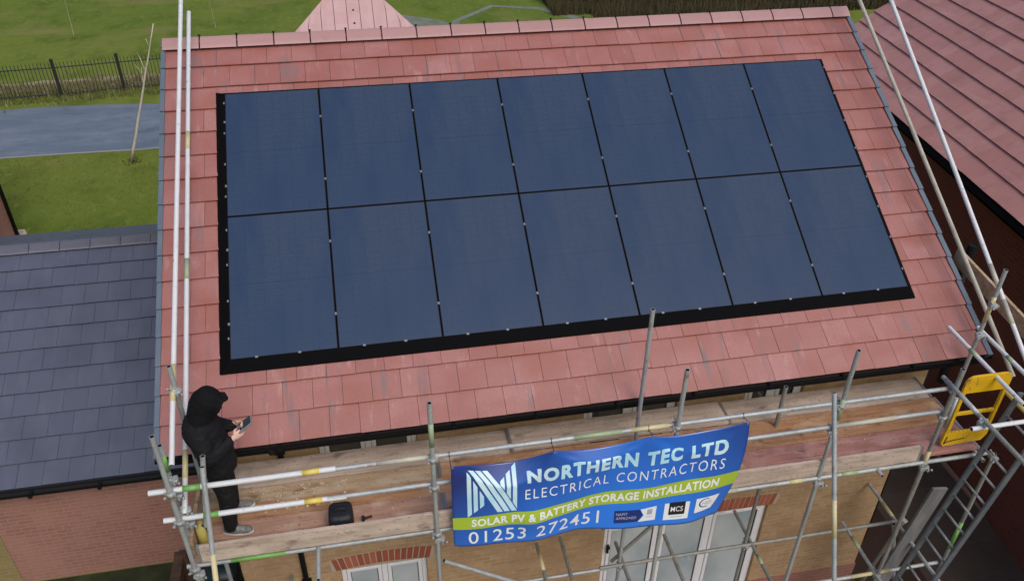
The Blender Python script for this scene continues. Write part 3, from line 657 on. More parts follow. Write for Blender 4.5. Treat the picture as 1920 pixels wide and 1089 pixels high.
def bush(mb, c, rx, ry, h, n, rr):
    for i in range(n):
        while True:
            p = Vector((rr.uniform(-1, 1), rr.uniform(-1, 1), rr.uniform(0, 1)))
            if p.x ** 2 + p.y ** 2 + (p.z * .9) ** 2 < 1 and rr.random() < .35 + .65 * p.length: break
        q = Vector((c[0] + p.x * rx, c[1] + p.y * ry, c[2] + p.z * h))
        d = Vector((rr.gauss(0, .5), rr.gauss(0, .5), rr.uniform(.2, 1.2))).normalized() * rr.uniform(.25, .7); s = d.orthogonal().normalized() * rr.uniform(.012, .04)
        mb.quad(q - s, q + s, q + d + s * .3, q + d - s * .3)
rr = random.Random(9)
hedges = [(12.4, 31.6, 1.6, 1.3), (14.6, 31.4, 1.8, 1.6), (17.0, 31.1, 1.9, 1.7), (19.4, 30.9, 1.8, 1.9), (21.8, 30.6, 1.9, 1.8), (24.2, 30.2, 1.8, 2.0), (26.6, 30.0, 1.8, 2.1)]
hl = ['brown scrubby bush at the end of the footpath, low and sparse', 'brown leafless bush second along the hedge row', 'dark brown leafless bush in the middle of the hedge row left part', 'dark leafless bush halfway along the hedge row', 'dark leafless bush behind the right end of the ridge', 'dark leafless bush behind the roof corner', 'dark leafless bush beside the neighbouring roof']
for (x, y, r_, h), lb in zip(hedges, hl):
    root = tag(bpy.data.objects.new('bush', None), lb, 'bush', 'leafless hedge bushes'); C.objects.link(root); root.location = (x, y, GZ)
    mb = MB(); bush(mb, (x, y, GZ), r_, 1.3, h, 2600, rr); mb.build('crown', MT['hedge'], root)
    mb = MB()
    for k in range(7):
        a = rr.uniform(-1, 1); mb.path([(x + a * .3, y + rr.uniform(-.3, .3), GZ), (x + a * .8, y + rr.uniform(-.5, .5), GZ + h * .5), (x + a * 1.2, y + rr.uniform(-.7, .7), GZ + h * .95)], [.05, .03, .01], 6)
    mb.build('stems', mat('hedge stem', (.06, .045, .03), .9), root)
tufts('undergrowth', 'brown undergrowth below the hedge', MT['brush'], [(x, rr.uniform(28.3 if x > 12.5 else 29.6, 32), rr.uniform(.2, .75), .022) for x in [rr.uniform(10.8, 28) for _ in range(9000)]])

# side fence near the garage
sf = thing('fence_panel', 'dark brown timber fence running out from the slate-roofed outbuilding', 'fence', (-1.35, -1, GZ))
mb = MB()
for i in range(26):
    y = .66 - (i + 1) * .15; mb.box(-1.40, -1.375 + (i % 2) * .012, y + .004, y + .146, GZ + .02, -3.74)
mb.build('boards', MT['w_fence'], sf)
mb = MB()
for z in (-5.2, -4.5, -3.86): mb.box(-1.36, -1.30, -3.2, .66, z, z + .09)
mb.build('rail', MT['w_fence'], sf)
mb = MB(); mb.box(-1.43, -1.30, -3.24, .66, -3.738, -3.70); mb.build('capping', MT['w_fence'], sf)
for y in (.60, -1.2, -3.1):
    mb = MB(); mb.box(-1.36, -1.26, y - .05, y + .05, GZ, -3.66); mb.build('post', MT['w_fence'], sf)

# dark bin seen below the platform
bn = thing('bin', 'dark lidded bin in the narrow gap between fence and house corner', 'bin', (-1.0, 1.02, GZ))
sq = lambda a, b, z, cx=-1.0, cy=1.02: [Vector((cx + math.copysign(abs(math.cos(t)) ** .5, math.cos(t)) * a, cy + math.copysign(abs(math.sin(t)) ** .5, math.sin(t)) * b, z)) for t in [2 * math.pi * i / 24 for i in range(24)]]
mb = MB(); mb.rings([sq(.18, .22, GZ + .02), sq(.20, .25, GZ + .5), sq(.22, .28, GZ + .90)]); mb.build('body', MT['bin'], bn)
mb = MB(); mb.rings([sq(.235, .29, GZ + .90), sq(.235, .29, GZ + .94), sq(.20, .25, GZ + 1.0), sq(.10, .12, GZ + 1.03)]); mb.build('lid', MT['bin'], bn)
for x in (-1.16, -.84):
    mb = MB(); mb.tube((x - .03, 1.30, GZ + .1), (x + .03, 1.30, GZ + .1), .1); mb.build('wheel', MT['rubber'], bn)

# ------------------------------------------------------------------ scaffold
TR = .0242
sc = thing('scaffold', 'galvanised tube scaffold with guardrails along the eaves of the house', 'scaffold', (3.9, -1.65, GZ))
def stube(name, p0, p1, m='galv', bands=(), label=None, r=TR, hollow=True):
    mb = MB(); mb.tube(p0, p1, r, hollow=1 if hollow else None)
    o = mb.build(name, [MT[m], MT['hole']], sc)
    if label: o['label'] = label
    p0 = Vector(p0); p1 = Vector(p1); L_ = (p1 - p0).length
    for a, b, bm in bands:
        mb = MB(); mb.tube(p0.lerp(p1, a / L_), p0.lerp(p1, b / L_), r + .0012); setpar(mb.build('paint_band', MT[bm]), o)
    return o
def coupler(p, d1, d2, par):
    """right-angle scaffold fitting: two clamp rings, flaps and bolts"""
    p = Vector(p); d1 = Vector(d1).normalized(); d2 = Vector(d2).normalized(); s = d1.cross(d2).normalized()
    mb = MB()
    for d, o_ in ((d1, -1), (d2, 1)):
        c = p + s * (o_ * .0245); e = d.cross(s)
        mb.tube(c - d * .026, c + d * .026, .033, n=12)
        mb.obox(c + e * .040, d * .020, e * .012, s * .009)
        mb.tube(c + e * .046 - s * .030, c + e * .046 + s * .040 * o_, .008, n=6); mb.tube(c + e * .046 + s * (.034 * o_), c + e * .046 + s * (.050 * o_), .014, n=6)
        mb.obox(c - e * .038, d * .014, e * .010, s * .018)
    mb.obox(p, d1 * .024, d2 * .024, s * .012)
    o = mb.build('coupler', MT['galv']); setpar(o, par); return o
YO, YI = -1.65, -0.86
ZR1, ZR2, ZL, ZLOW = -0.185, -0.575, -1.275, -3.35
out = []
for x, top, bands, m in ((-.42, .55, (), 'galv'), (1.99, .55, ((5.50, 5.80, 'gpale'),), 'galv'), (4.475, .575, (), 'galv'), (6.28, .56, ((5.12, 5.42, 'gpale'),), 'galv'), (7.60, .12, ((4.15, 4.42, 'ypale'),), 'galvdark')):
    o = stube('standard', (x, YO, GZ + .0), (x, YO, top), m, bands); out.append(o)
    for z in (ZR1, ZR2, ZL, ZLOW): coupler((x, YO + .0245, z), (0, 0, 1), (1, 0, 0), o)
    coupler((x + .0245, YO, ZL - .09), (0, 0, 1), (0, 1, 0), o)
    mb = MB(); mb.box(x - .075, x + .075, YO - .075, YO + .075, GZ + .004, GZ + .012); setpar(mb.build('base_plate', MT['galv']), o)
inn_ = []
for x, top, bands, m in ((-.36, .68, (), 'galv'), (2.05, -1.32, (), 'galvdark'), (4.38, .74, (), 'galv'), (6.13, -.58, (), 'galvdark'), (8.45, .76, ((5.55, 5.90, 'ypale'),), 'galv')):
    o = stube('standard', (x, YI, GZ), (x, YI, top), m, bands); inn_.append(o)
    for z in (ZL, ZLOW): coupler((x, YI - .0245, z), (0, 0, 1), (1, 0, 0), o)
    mb = MB(); mb.box(x - .075, x + .075, YI - .075, YI + .075, GZ + .004, GZ + .012); setpar(mb.build('base_plate', MT['galv']), o)
coupler((8.45, YI - .0245, .30), (0, 0, 1), (1, 0, 0), inn_[4]); coupler((8.45, YI - .0245, -.14), (0, 0, 1), (0, 1, 0), inn_[4])
coupler((-.36, YI - .0245, .38), (0, 0, 1), (0, 1, 0), inn_[0])
YG = YO + .049
stube('guardrail', (-.62, YG, ZR1), (1.07, YG, ZR1 + .005), 'white', ((.30, .46, 'gband'), (1.38, 1.54, 'yband')), 'white top guardrail with yellow and green bands', r=.027)
stube('guardrail', (-.57, YG, ZR2), (1.13, YG, ZR2 - .005), 'white', ((.36, .50, 'gband'), (1.30, 1.47, 'yband')), 'white middle guardrail with yellow and green bands', r=.027)
stube('guardrail', (.9, YG, ZR1 - .002), (7.62, YG, ZR1), 'galv', ((.55, 1.15, 'cream'), (2.5, 3.0, 'gpale'), (3.1, 3.5, 'ypale')))
stube('guardrail', (.95, YG, ZR2), (7.60, YG, ZR2 + .055), 'galv', ((5.4, 6.1, 'cream'),))
stube('ledger', (-.50, YG, ZL), (3.4, YG, ZL), 'galv', ((.42, .95, 'gband'),)); stube('ledger', (3.3, YG - .05, ZL + .002), (8.42, YG - .05, ZL + .01), 'galv', ((1.60, 2.0, 'cream'), (2.62, 2.78, 'ypale'), (3.25, 3.45, 'gpale')))
stube('ledger', (-.50, YI - .049, ZL), (8.5, YI - .049, ZL), 'galvdark')
stube('ledger', (-.6, YI - .049, ZLOW), (4.2, YI - .049, ZLOW + .0), 'galv'); stube('ledger', (4.1, YI - .049, ZLOW + .03), (8.3, YI - .049, ZLOW + .03), 'galvdark')
stube('ledger', (-.5, YG, ZLOW), (8.5, YG, ZLOW), 'galv', ((7.75, 8.3, 'ypale'),))
for x in (.78, 2.9, 3.62, 5.3, 7.0, 8.28):
    y0 = -2.0 if x == .78 else (-1.665 if 2 < x < 6 else -1.76)
    stube('transom', (x, y0, ZL - .052 + .100), (x, -.40, ZL - .052 + .100), 'galv' if x != 7.0 else 'galvdark') if False else stube('transom', (x, y0, -1.2635), (x, -.40, -1.2635), 'galv', r=.0225)
for x, ya, yb, m, bands in ((5.10, -.55, -2.1, 'galvdark', ()), (6.20, -.34, -2.2, 'galvdark', ((.75, .9, 'gpale'),)), (8.32, -.23, -2.3, 'galv', ((.35, .6, 'ypale'),)), (7.58, -.79, -2.4, 'galv', ((.25, .45, 'gpale'),)), (3.71, -.34, -2.0, 'galvdark', ()), (3.38, -.37, -1.8, 'galvdark', ((.12, .45, 'ypale'),)), (4.42, -.55, -1.9, 'galvdark', ()), (.2, -.3, -1.9, 'galvdark', ())):
    stube('transom', (x, ya, ZLOW + .03), (x, yb, ZLOW + .03), m, bands)
stube('brace', (2.05, YO + .06, -1.80), (4.30, YO + .06, -3.42), 'galv', label='pale diagonal brace below the platform')
stube('brace', (8.25, YI - .1, -3.30), (8.9, YI - .1, GZ + .03), 'galv'); stube('brace', (8.40, YI - .06, -3.45), (7.95, YI - .06, GZ + .03), 'galvdark')
stube('brace', (4.90, YI + .08, -2.66), (4.30, YI + .08, -3.40), 'galvdark')
stube('raker', (5.86, -1.70, .14 + .24), (6.10, -4.4, -4.1 + .06), 'galv', ((2.05, 2.6, 'yband'),), 'long grey raker tube leaning out from the platform') if False else None
# rakers leaning out from the outer face
def raker(top, thr, zb, m, bands, label):
    t = Vector(top); d = (Vector(thr) - t).normalized(); L_ = (zb - t.z) / d.z; return stube('raker', t, t + d * L_, m, bands, label)
raker((5.95, -1.90, .27), (5.90, -2.80, -1.48), GZ, 'galv', ((1.10, 1.5, 'ypale'),), 'long pale raker tube right of the banner')
raker((-.07, -1.70, .16), (-.10, -2.14, -.87), GZ, 'galv', ((.85, 1.9, 'ypale'),), 'grey raker tube crossing the white guardrails')
stube('raker', (-.47, -1.52, .26), (-.10, -1.70, -1.2), 'galv', ((.22, .40, 'gband'),)) if False else stube('standard', (-.47, -1.45, GZ), (-.45, -1.45, .25), 'galv', ((5.42, 5.62, 'gband'),))
stube('brace', (-.10, -1.50, .10), (-.22, -1.58, -.75), 'galv'); 
for z in (-.10, -.30, -.52, -.70): coupler((-.40 + (.03 if z < -.4 else 0), -1.56, z), (0, 0, 1), (0, 1, 0), out[0])
# sloping roof-edge rails
def slope_rail(x, p0, p1, m, bands, label): return stube('slope_rail', (x, *p0), (x, *p1), m, bands, label, r=.026)
slope_rail(-.38, (-1.52, .05), (4.1, 3.06), 'white', ((.62, 1.0, 'ypale'),), 'upper white tube rising along the left verge')
slope_rail(-.37, (-1.60, -.52), (3.92, 2.57), 'white', ((.34, .62, 'ypale'), (2.5, 2.75, 'gpale'), (4.2, 4.45, 'ypale')), 'lower white tube rising along the left verge')
slope_rail(8.75, (-1.25, -.50), (4.1, 2.80), 'cream', (), 'lower dull grey tube rising along the right verge')
slope_rail(8.75, (-1.9, -.61), (3.4, 3.04), 'white', ((1.15, 1.45, 'cream'), (1.62, 1.9, 'cream')), 'upper white tube rising along the right verge')
# end rails and ladder bay
stube('guardrail', (8.22, -.64, -.165), (8.17, -2.0, -.165), 'white', ((.42, .55, 'gpale'),), 'white end guardrail over the right platform end')
stube('guardrail', (8.56, -.70, -.165), (8.50, -2.3, -.165), 'white', ((.55, .65, 'gpale'),), 'white outer end guardrail on the right')
stube('guardrail', (7.56, -1.48, -.12), (7.56, -3.3, -.12), 'galvdark', ((.05, .6, 'galv'),), 'grey tube reaching forward beside the yellow gate')
stube('guardrail', (7.43, -2.19, -.20), (9.7, -2.19, -.19), 'white', (), 'white crossing tube of the ladder bay')
stube('guardrail', (8.55, -1.3, -.55), (8.50, -2.0, -.52), 'yband')
o = stube('standard', (8.52, YO, GZ), (8.52, YO, -1.30), 'galvdark', ((2.5, 3.0, 'gband'),)); coupler((8.52, YO, -1.36), (0, 0, 1), (1, 0, 0), o)
coupler((7.56, -2.165, -.16), (0, 1, 0), (1, 0, 0), o)

# ------------------------------------------------------------------ boards
def board(x0, x1, y0, y1, z, m, label, tilt=0.0):
    t = thing('scaffold_board', label, 'scaffold board', ((x0 + x1) / 2, (y0 + y1) / 2, z), 'scaffold boards')
    mb = MB(); n = 8; rr = random.Random(int(x0 * 100 + y0 * 1000))
    xs = [x0 + (x1 - x0) * i / n for i in range(n + 1)]; dz = [rr.uniform(-.003, .003) for _ in xs]; dy = [rr.uniform(-.004, .004) for _ in xs]
    for i in range(n):
        mb.hexa([(xs[i], y0 + dy[i], z - .038), (xs[i + 1], y0 + dy[i + 1], z - .038), (xs[i + 1], y1 + dy[i + 1], z - .038), (xs[i], y1 + dy[i], z - .038),
                 (xs[i], y0 + dy[i], z + dz[i]), (xs[i + 1], y0 + dy[i + 1], z + dz[i + 1]), (xs[i + 1], y1 + dy[i + 1], z + dz[i + 1] + tilt), (xs[i], y1 + dy[i], z + dz[i] + tilt)], skip=tuple(([5] if i else []) + ([3] if i < n - 1 else [])))
    mb.build('plank', MT[m], t)
    for x in (x0, x1 - .03):
        mb = MB(); mb.box(x - .001, x + .031, y0 - .005, y1 + .005, z - .040, z + .0045); mb.build('end_band', MT['end'], t)
    return t
DZ = -1.203
board(-.45, 3.06, -.718, -.345, DZ, 'w_grey', 'weathered grey inner board under the gutter on the left half')
board(2.95, 5.62, -.725, -.365, DZ + .040, 'w_grey', 'weathered grey inner board above the banner, lapped over its neighbour')
board(5.45, 8.3, -.715, -.345, DZ, 'w_grey', 'weathered grey inner board under the gutter at the right end')
rows = [(-.955, -.738), (-1.172, -.959), (-1.388, -1.176), (-1.602, -1.392)]
mats_ = [('w_tan', 'w_orange', 'w_orange'), ('w_orange', 'w_orange', 'w_orange'), ('w_pink', 'w_pink', 'w_red'), ('w_pink', 'w_pink', 'w_red')]
rn = ['orange brown board just inside the inner standards', 'rust coloured board second from the inner standards', 'pinkish board second from the outer toe board', 'pinkish board beside the outer toe board']
sp = [' at the left end under the black-clothed person', ' in the middle behind the banner', ' at the right end near the yellow gate']
for r_, (y0, y1) in enumerate(rows):
    cut = [-.45, 2.1 + .25 * (r_ % 2), 5.2 - .3 * (r_ % 2), 8.33]
    for k in range(3):
        lb = rn[r_] + sp[k]
        board(cut[k], cut[k + 1] - .008, y0, y1, DZ + (.004 if (r_ + k) % 2 else 0), mats_[r_][k], lb.replace('pinkish', 'reddish') if (r_ > 1 and k == 2) else lb)
def toe(x0, x1, m, label, z0=DZ + .006, y=-1.622, lab='toe_board', lean=0.0):
    t = thing(lab, label, 'toe board', ((x0 + x1) / 2, y, z0), 'toe boards'); mb = MB(); n = 8; rr = random.Random(int(x0 * 77))
    xs = [x0 + (x1 - x0) * i / n for i in range(n + 1)]; dz = [rr.uniform(-.004, .004) for _ in xs]
    for i in range(n):
        a, b = xs[i], xs[i + 1]
        mb.hexa([(a, y - .019, z0), (b, y - .019, z0), (b, y + .019, z0), (a, y + .019, z0), (a, y - .019 + lean, z0 + .222 + dz[i]), (b, y - .019 + lean, z0 + .222 + dz[i + 1]), (b, y + .019 + lean, z0 + .222 + dz[i]), (a, y + .019 + lean, z0 + .222 + dz[i])], skip=tuple(([5] if i else []) + ([3] if i < n - 1 else [])))
    mb.build('plank', MT[m], t)
    for x in (x0, x1 - .03):
        mb = MB(); mb.hexa([(x, y - .022, z0), (x + .03, y - .022, z0), (x + .03, y + .022, z0), (x, y + .022, z0), (x, y - .022 + lean, z0 + .226), (x + .03, y - .022 + lean, z0 + .226), (x + .03, y + .022 + lean, z0 + .226), (x, y + .022 + lean, z0 + .226)]); mb.build('end_band', MT['end'], t)
    return t
toe(-.36, 3.2, 'w_grey', 'pale grey toe board on edge below the black-clothed person'); toe(3.22, 7.52, 'w_grey', 'grey toe board on edge right of the banner', z0=DZ - .035)
t = thing('toe_board', 'brown end toe board closing the left end of the platform', 'toe board', (-.40, -1.2, DZ), 'toe boards')
mb = MB(); mb.box(-.435, -.398, -1.55, -.80, DZ + .008, DZ + .232); mb.build('plank', MT['w_tan'], t)
t = thing('timber_plank', 'tan plank sloping beyond the right verge rails', 'plank', (9.0, 0, 0))
mb = MB(); mb.obox((8.98, -.50, -.02), (.02, 0, 0), (0, .95, .105), (0, -.0115, .105)); mb.build('plank', MT['w_tan'], t)

# ------------------------------------------------------------------ ladder and gate
ld = thing('ladder', 'blue grey steel ladder leaning up to the right end of the platform', 'ladder', (7.42, -1.95, GZ))
lt = Vector((8.37, 0, -.25)); lb_ = Vector((7.43, 0, GZ + .01))
for y in (-1.74, -2.16):
    a = lb_ + Vector((0, y, 0)); b = lt + Vector((0, y, 0)); d = (b - a).normalized(); e = Vector((d.z, 0, -d.x))
    mb = MB(); mb.obox((a + b) / 2, (b - a) / 2, (0, .016, 0), e * .036); bevel(mb.build('stile', MT['ladder'], ld), .008)
L_ = (lt - lb_).length; n = int(L_ / .25)
for i in range(1, n + 1):
    p = lb_.lerp(lt, i * .25 / L_); mb = MB(); mb.tube((p.x, -2.15, p.z), (p.x, -1.75, p.z), .014, n=10); mb.build('rung', MT['galv'], ld)
t = thing('scaffold_board', 'grey board standing on end behind the ladder', 'scaffold board', (8.2, -1.2, GZ), 'scaffold boards')
a = Vector((7.9, -1.25, GZ)); b = Vector((8.42, -1.25, -2.3)); d = (b - a) / 2; e = Vector((d.z, 0, -d.x)).normalized()
mb = MB(); mb.obox((a + b) / 2, d, (0, .019, 0), e * .112); bevel(mb.build('plank', mat('grey blue board', (.17, .175, .18), .7, noise=((8, 8, 2), (.24, .24, .24), .45, .7, 4)), t), .006)

gt = thing('ladder_gate', 'bright yellow swing gate panel at the right end of the platform', 'safety gate', (8.1, -1.55, DZ))
GX0, GX1, GZ0, GZ1, GY = 7.83, 8.40, -1.165, -.125, -1.53
def plate(name, outline, y, th, par, m):
    mb = MB(); A = [Vector((x, y - th / 2, z)) for x, z in outline]; B_ = [Vector((x, y + th / 2, z)) for x, z in outline]
    mb.rings([A, B_], smooth=False); return mb.build(name, m, par)
def rounded(x0, x1, z0, z1, r, tl=1, tr=1, bl=1, br=1, n=6):
    o = []
    for cx, cz, a0, k in ((x1, z1, 0, tr), (x0, z1, 90, tl), (x0, z0, 180, bl), (x1, z0, 270, br)):
        q = r * k; sx = -1 if cx == x1 else 1; sz = -1 if cz == z1 else 1
        if k == 0: o.append((cx, cz)); continue
        for i in range(n + 1): a = R(a0 + 90 * i / n); o.append((cx + sx * q + math.cos(a) * q, cz + sz * q + math.sin(a) * q))
    return o
bevel(plate('top_plate', rounded(GX0, GX1, GZ1 - .24, GZ1, .10, bl=0, br=0), GY, .03, gt, MT['gate']), .006)
low = [(GX1 - .05, GZ0 + .02), (GX1, GZ0 + .10), (GX1, GZ0 + .21)]
for i in range(11):
    x = GX1 - .04 - i * (GX1 - GX0 - .08) / 10; low += [(x + .012, GZ0 + .20), (x, GZ0 + .215), (x - .012, GZ0 + .20)]
low += [(GX0, GZ0 + .21), (GX0, GZ0 + .04), (GX0 + .04, GZ0)]
plate('bottom_plate', low, GY, .03, gt, MT['gate'])
for x in (GX0 + .028, GX1 - .028):
    mb = MB(); mb.box(x - .021, x + .021, GY - .0175, GY + .0175, GZ0 + .19, GZ1 - .225); bevel(mb.build('side_bar', MT['gate'], gt), .006)
mb = MB(); mb.box(GX0 + .048, GX1 - .048, GY - .014, GY + .014, -.70, -.655); bevel(mb.build('middle_bar', MT['gate'], gt), .006)
mb = MB(); mb.path([(GX0 + .045, GY - .018, GZ0 + .05 + .10), (GX0 + .03, GY - .018, GZ0 + .04), (GX0 + .06, GY - .018, GZ0 + .065)], .006, 5)
mb.path([(GX0 + .06 + i * .016, GY - .018, GZ0 + .06 + (.018 if i % 2 else 0) + i * .002) for i in range(15)], .005, 5); mb.build('worn_lettering', MT['black'], gt)
mb = MB(); mb.tube((GX0 - .03, GY, GZ0 + .3), (GX0 - .03, GY, GZ1 - .3), .02); mb.build('hinge', MT['galv'], gt)

# ------------------------------------------------------------------ banner
BL_, BH = 3.05, 1.21
att = [0.0, .335, .665, 1.0]
def S0(u, v):
    x = 2.150 + u * BL_; ztop = -.205 + .075 * u; dz = dy = 0
    for a, b, deep, A_, skew in zip(att[:-1], att[1:], (.33, .21, .24), (.135, .085, .065), (1.25, 1.0, .85)):
        if a <= u <= b:                                     # the hem sags and flops back between the ties
            t = ((u - a) / (b - a)) ** skew; pr = (4 * t * (1 - t)) ** .8; arc = deep * pr
            if arc > 1e-4: q_ = max(0, 1 - v / arc); dy = A_ * pr * q_; dz = (A_ * 1.15 + .045) * pr * q_
    hgt = 1.185 + .30 * u - .06 * u * u
    z = ztop - v * hgt - dz
    y = -1.745 + dy
    for a in att:                                           # creases fanning down from each tie
        w_ = .022 + .10 * v; y -= .018 * math.exp(-((u - a) / w_) ** 2) * (1 - v) ** 1.5 * min(1, v / .08)
        for sg in (-1, 1): y += .015 * math.exp(-((u - a - sg * (.03 + .30 * v)) / .03) ** 2) * max(0, 1 - 1.4 * v) * min(1, v / .08)
    y -= .050 * math.exp(-((u - .27) / .06) ** 2) * math.exp(-((v - .70) / .17) ** 2)
    y += .036 * math.sin(u * 11 + 1.2 + v * 1.5) * v + .012 * math.sin(u * 23 + v * 4) * (.3 + v)
    k = max(0, (u - .8) / .2)
    x += k * k * (.03 * math.sin(math.pi * min(1, v * 1.15)) - .12 * v ** 3)
    return Vector((x, y, z))
def S(u, v, off=0.0):
    p = S0(u, v)
    if off:
        e = .004; u_ = min(max(u, e), 1 - e); v_ = min(max(v, e), 1 - e)
        n = (S0(u_, v_ + e) - S0(u_, v_ - e)).cross(S0(u_ + e, v_) - S0(u_ - e, v_)).normalized()
        if n.y > 0: n = -n
        p = p + n * off
    return p
bnr = thing('banner', 'blue contractor banner with lime stripe hung on the scaffold guardrail', 'banner', (3.68, -1.71, -1.4))
NU, NV = 120, 44
mb = MB()
for i in range(NU + 1):
    for j in range(NV + 1): mb.v.append(tuple(S(min(1, i / NU), j / NV)))
for i in range(NU):
    for j in range(NV):
        a = i * (NV + 1) + j; mb.f.append((a, a + 1, a + NV + 2, a + NV + 1)); mb.mi.append(0); mb.smooth.append(True)
bo = mb.build('sheet', MT['vinyl'], bnr)
uvl = bo.data.uv_layers.new(name='uv')
for lp in bo.data.loops:
    i, j = divmod(lp.vertex_index, NV + 1); uvl.data[lp.index].uv = (i / NU, j / NV)
md = bo.modifiers.new('solid', 'SOLIDIFY'); md.thickness = .003; md.offset = 0
def drape(name, polys, m, off, sub=0):
    """polys in (u, v); draped onto the cloth"""
    bm = bmesh.new()
    for pl in polys:
        vs = [bm.verts.new((u, v, 0)) for u, v in pl]
        try: bm.faces.new(vs)
        except ValueError: pass
    bmesh.ops.triangulate(bm, faces=bm.faces[:])
    for _ in range(sub):
        long = [e for e in bm.edges if abs(e.verts[0].co.x - e.verts[1].co.x) * BL_ > .022 or abs(e.verts[0].co.y - e.verts[1].co.y) * BH > .022]
        if not long: break
        bmesh.ops.subdivide_edges(bm, edges=long, cuts=1); bmesh.ops.triangulate(bm, faces=bm.faces[:])
    for v in bm.verts: v.co = S(max(0, min(1, v.co.x)), max(0, min(1, v.co.y)), off)
    bmesh.ops.recalc_face_normals(bm, faces=bm.faces[:])
    me = bpy.data.meshes.new(name); bm.to_mesh(me); bm.free(); me.materials.append(m)
    for p in me.polygons: p.use_smooth = True
    o = bpy.data.objects.new(name, me); C.objects.link(o); setpar(o, bnr); return o
def lettering(name, text, u0, u1, v0, v1, slope, m, bold=0.0, off=.0045, shear=0.0, space=1.0):
    """v0/v1 cap top and baseline at u0; slope = dv/du"""
    cu = bpy.data.curves.new('t', 'FONT'); cu.body = text; cu.offset = bold; cu.resolution_u = 3; cu.space_character = space; cu.shear = shear
    o = bpy.data.objects.new('t', cu); C.objects.link(o); bpy.context.view_layer.update()
    me = bpy.data.meshes.new_from_object(o.evaluated_get(bpy.context.evaluated_depsgraph_get()))
    bpy.data.objects.remove(o)
    xs = [v.co.x for v in me.vertices]; ys = [v.co.y for v in me.vertices]; xa, xb, ya, yb = min(xs), max(xs), min(ys), max(ys)
    polys = []
    for p in me.polygons:
        pl = []
        for i in p.vertices:
            c = me.vertices[i].co; u = u0 + (c.x - xa) / (xb - xa) * (u1 - u0); v = v1 + (c.y - ya) / (yb - ya) * (v0 - v1) + slope * (u - u0); pl.append((u, v))
        polys.append(pl)
    bpy.data.meshes.remove(me)
    return drape(name, polys, m, off, 4)
SL = -.155
strip_v = lambda u: .722 + SL * u
drape('lime_stripe', [[(i / 40, strip_v(i / 40) - .073), ((i + 1) / 40, strip_v((i + 1) / 40) - .073), ((i + 1) / 40, strip_v((i + 1) / 40) + .073), (i / 40, strip_v(i / 40) + .073)] for i in range(40)], MT['bgreen'], .0035, 5)
lettering('company_lettering', 'NORTHERN TEC LTD', .250, .940, .168, .318, -.035, MT['bpale'], bold=.048, space=1.2)
lettering('trade_lettering', 'ELECTRICAL CONTRACTORS', .243, .938, .385, .49, -.075, MT['bwhite'], bold=-.004, space=1.25)
lettering('service_lettering', 'SOLAR PV & BATTERY STORAGE INSTALLATION', .062, .932, strip_v(.062) - .045, strip_v(.062) + .045, SL, MT['bwhite'], bold=.032, space=1.08)
lettering('phone_lettering', '01253 272451', .050, .512, .818, .968, -.085, MT['bwhite'], bold=.004, space=1.1)
# logo: a striped N
def bar(u0a, u0b, va, u1a, u1b, vb): return [(u0a, va), (u0b, va), (u1b, vb), (u1a, vb)]
pol = []
g = .0085; wq = .0145
for k in range(3):                                       # left upright, three stripes
    a = .050 + k * .0205; t0 = .105 + k * .112; pol.append([(a, t0), (a + .014, t0 + .076), (a + .014, .605 - k * .05), (a, .64 - k * .05)])
for k in range(3):                                       # right upright, three stripes
    a = .160 + k * .0205; pol.append([(a, .235 - k * .085), (a + .014, .185 - k * .085), (a + .014, .362 + k * .108), (a, .290 + k * .108)])
drape('logo', pol, MT['bpale'], .0045, 6)
pol = []
for k in range(3):                                       # diagonal, three stripes
    a = .055 + k * .0235; pol.append([(a, .085), (a + .018, .085), (a + .112, .598), (a + .094, .598)])
drape('logo', pol, MT['bpale'], .0060, 6)
# accreditation marks
q = lambda u0, u1, v0, v1, s=-.06: [(u0, v0), (u1, v0 + s * (u1 - u0)), (u1, v1 + s * (u1 - u0)), (u0, v1)]
drape('badge_panel', [[(.566, .790), (.655, .785), (.668, .85), (.652, .925), (.566, .93)]], MT['bnavy'], .0036, 5)
drape('badge_flag', [[(.657, .785), (.716, .765), (.716, .925), (.652, .930), (.672, .86)]], MT['bwhite'], .0042, 5)
drape('badge_mark', [q(.683, .702, .795, .855)], MT['bgrey'], .0052, 1)
lettering('badge_lettering', 'NAPIT', .572, .612, .815, .846, -.06, MT['bgrey'], bold=.01); lettering('badge_lettering', 'APPROVED', .572, .645, .862, .892, -.06, MT['bgrey'], bold=.01)
lettering('badge_lettering', 'NAPIT', .680, .706, .872, .890, -.06, MT['bgrey'])
drape('mark_panel', [q(.746, .838, .755, .94)], MT['bwhite'], .0040, 5)
drape('mark_square', [q(.763, .822, .750, .885)], MT['bblack'], .0050, 5)
lettering('mark_lettering', 'MCS', .770, .814, .795, .85, -.06, MT['bwhite'], bold=.004, off=.0062)
lettering('mark_lettering', 'CERTIFIED', .770, .816, .900, .917, -.06, MT['bgrey'], off=.0055)
drape('member_panel', [[(.862, .735), (.955, .725), (.950, .80), (.938, .88), (.862, .895)]], MT['bwhite'], .0040, 5)
arc_ = []
for i in range(14):
    a0, a1 = R(70 + i * 16), R(70 + (i + 1) * 16); o_ = lambda a, r_: (.905 + math.cos(a) * r_ * .030, .795 - math.sin(a) * r_ * .052)
    t0, t1 = .80 + .02 * abs(i - 7) / 7, .80 + .02 * abs(i - 6) / 7
    arc_.append([o_(a0, 1), o_(a1, 1), o_(a1, t1), o_(a0, t0)])
drape('member_mark', arc_, MT['bnavy'], .0050, 0)
lettering('member_lettering', 'HIES', .889, .930, .775, .82, -.06, MT['bgrey'], bold=.004, off=.0055)
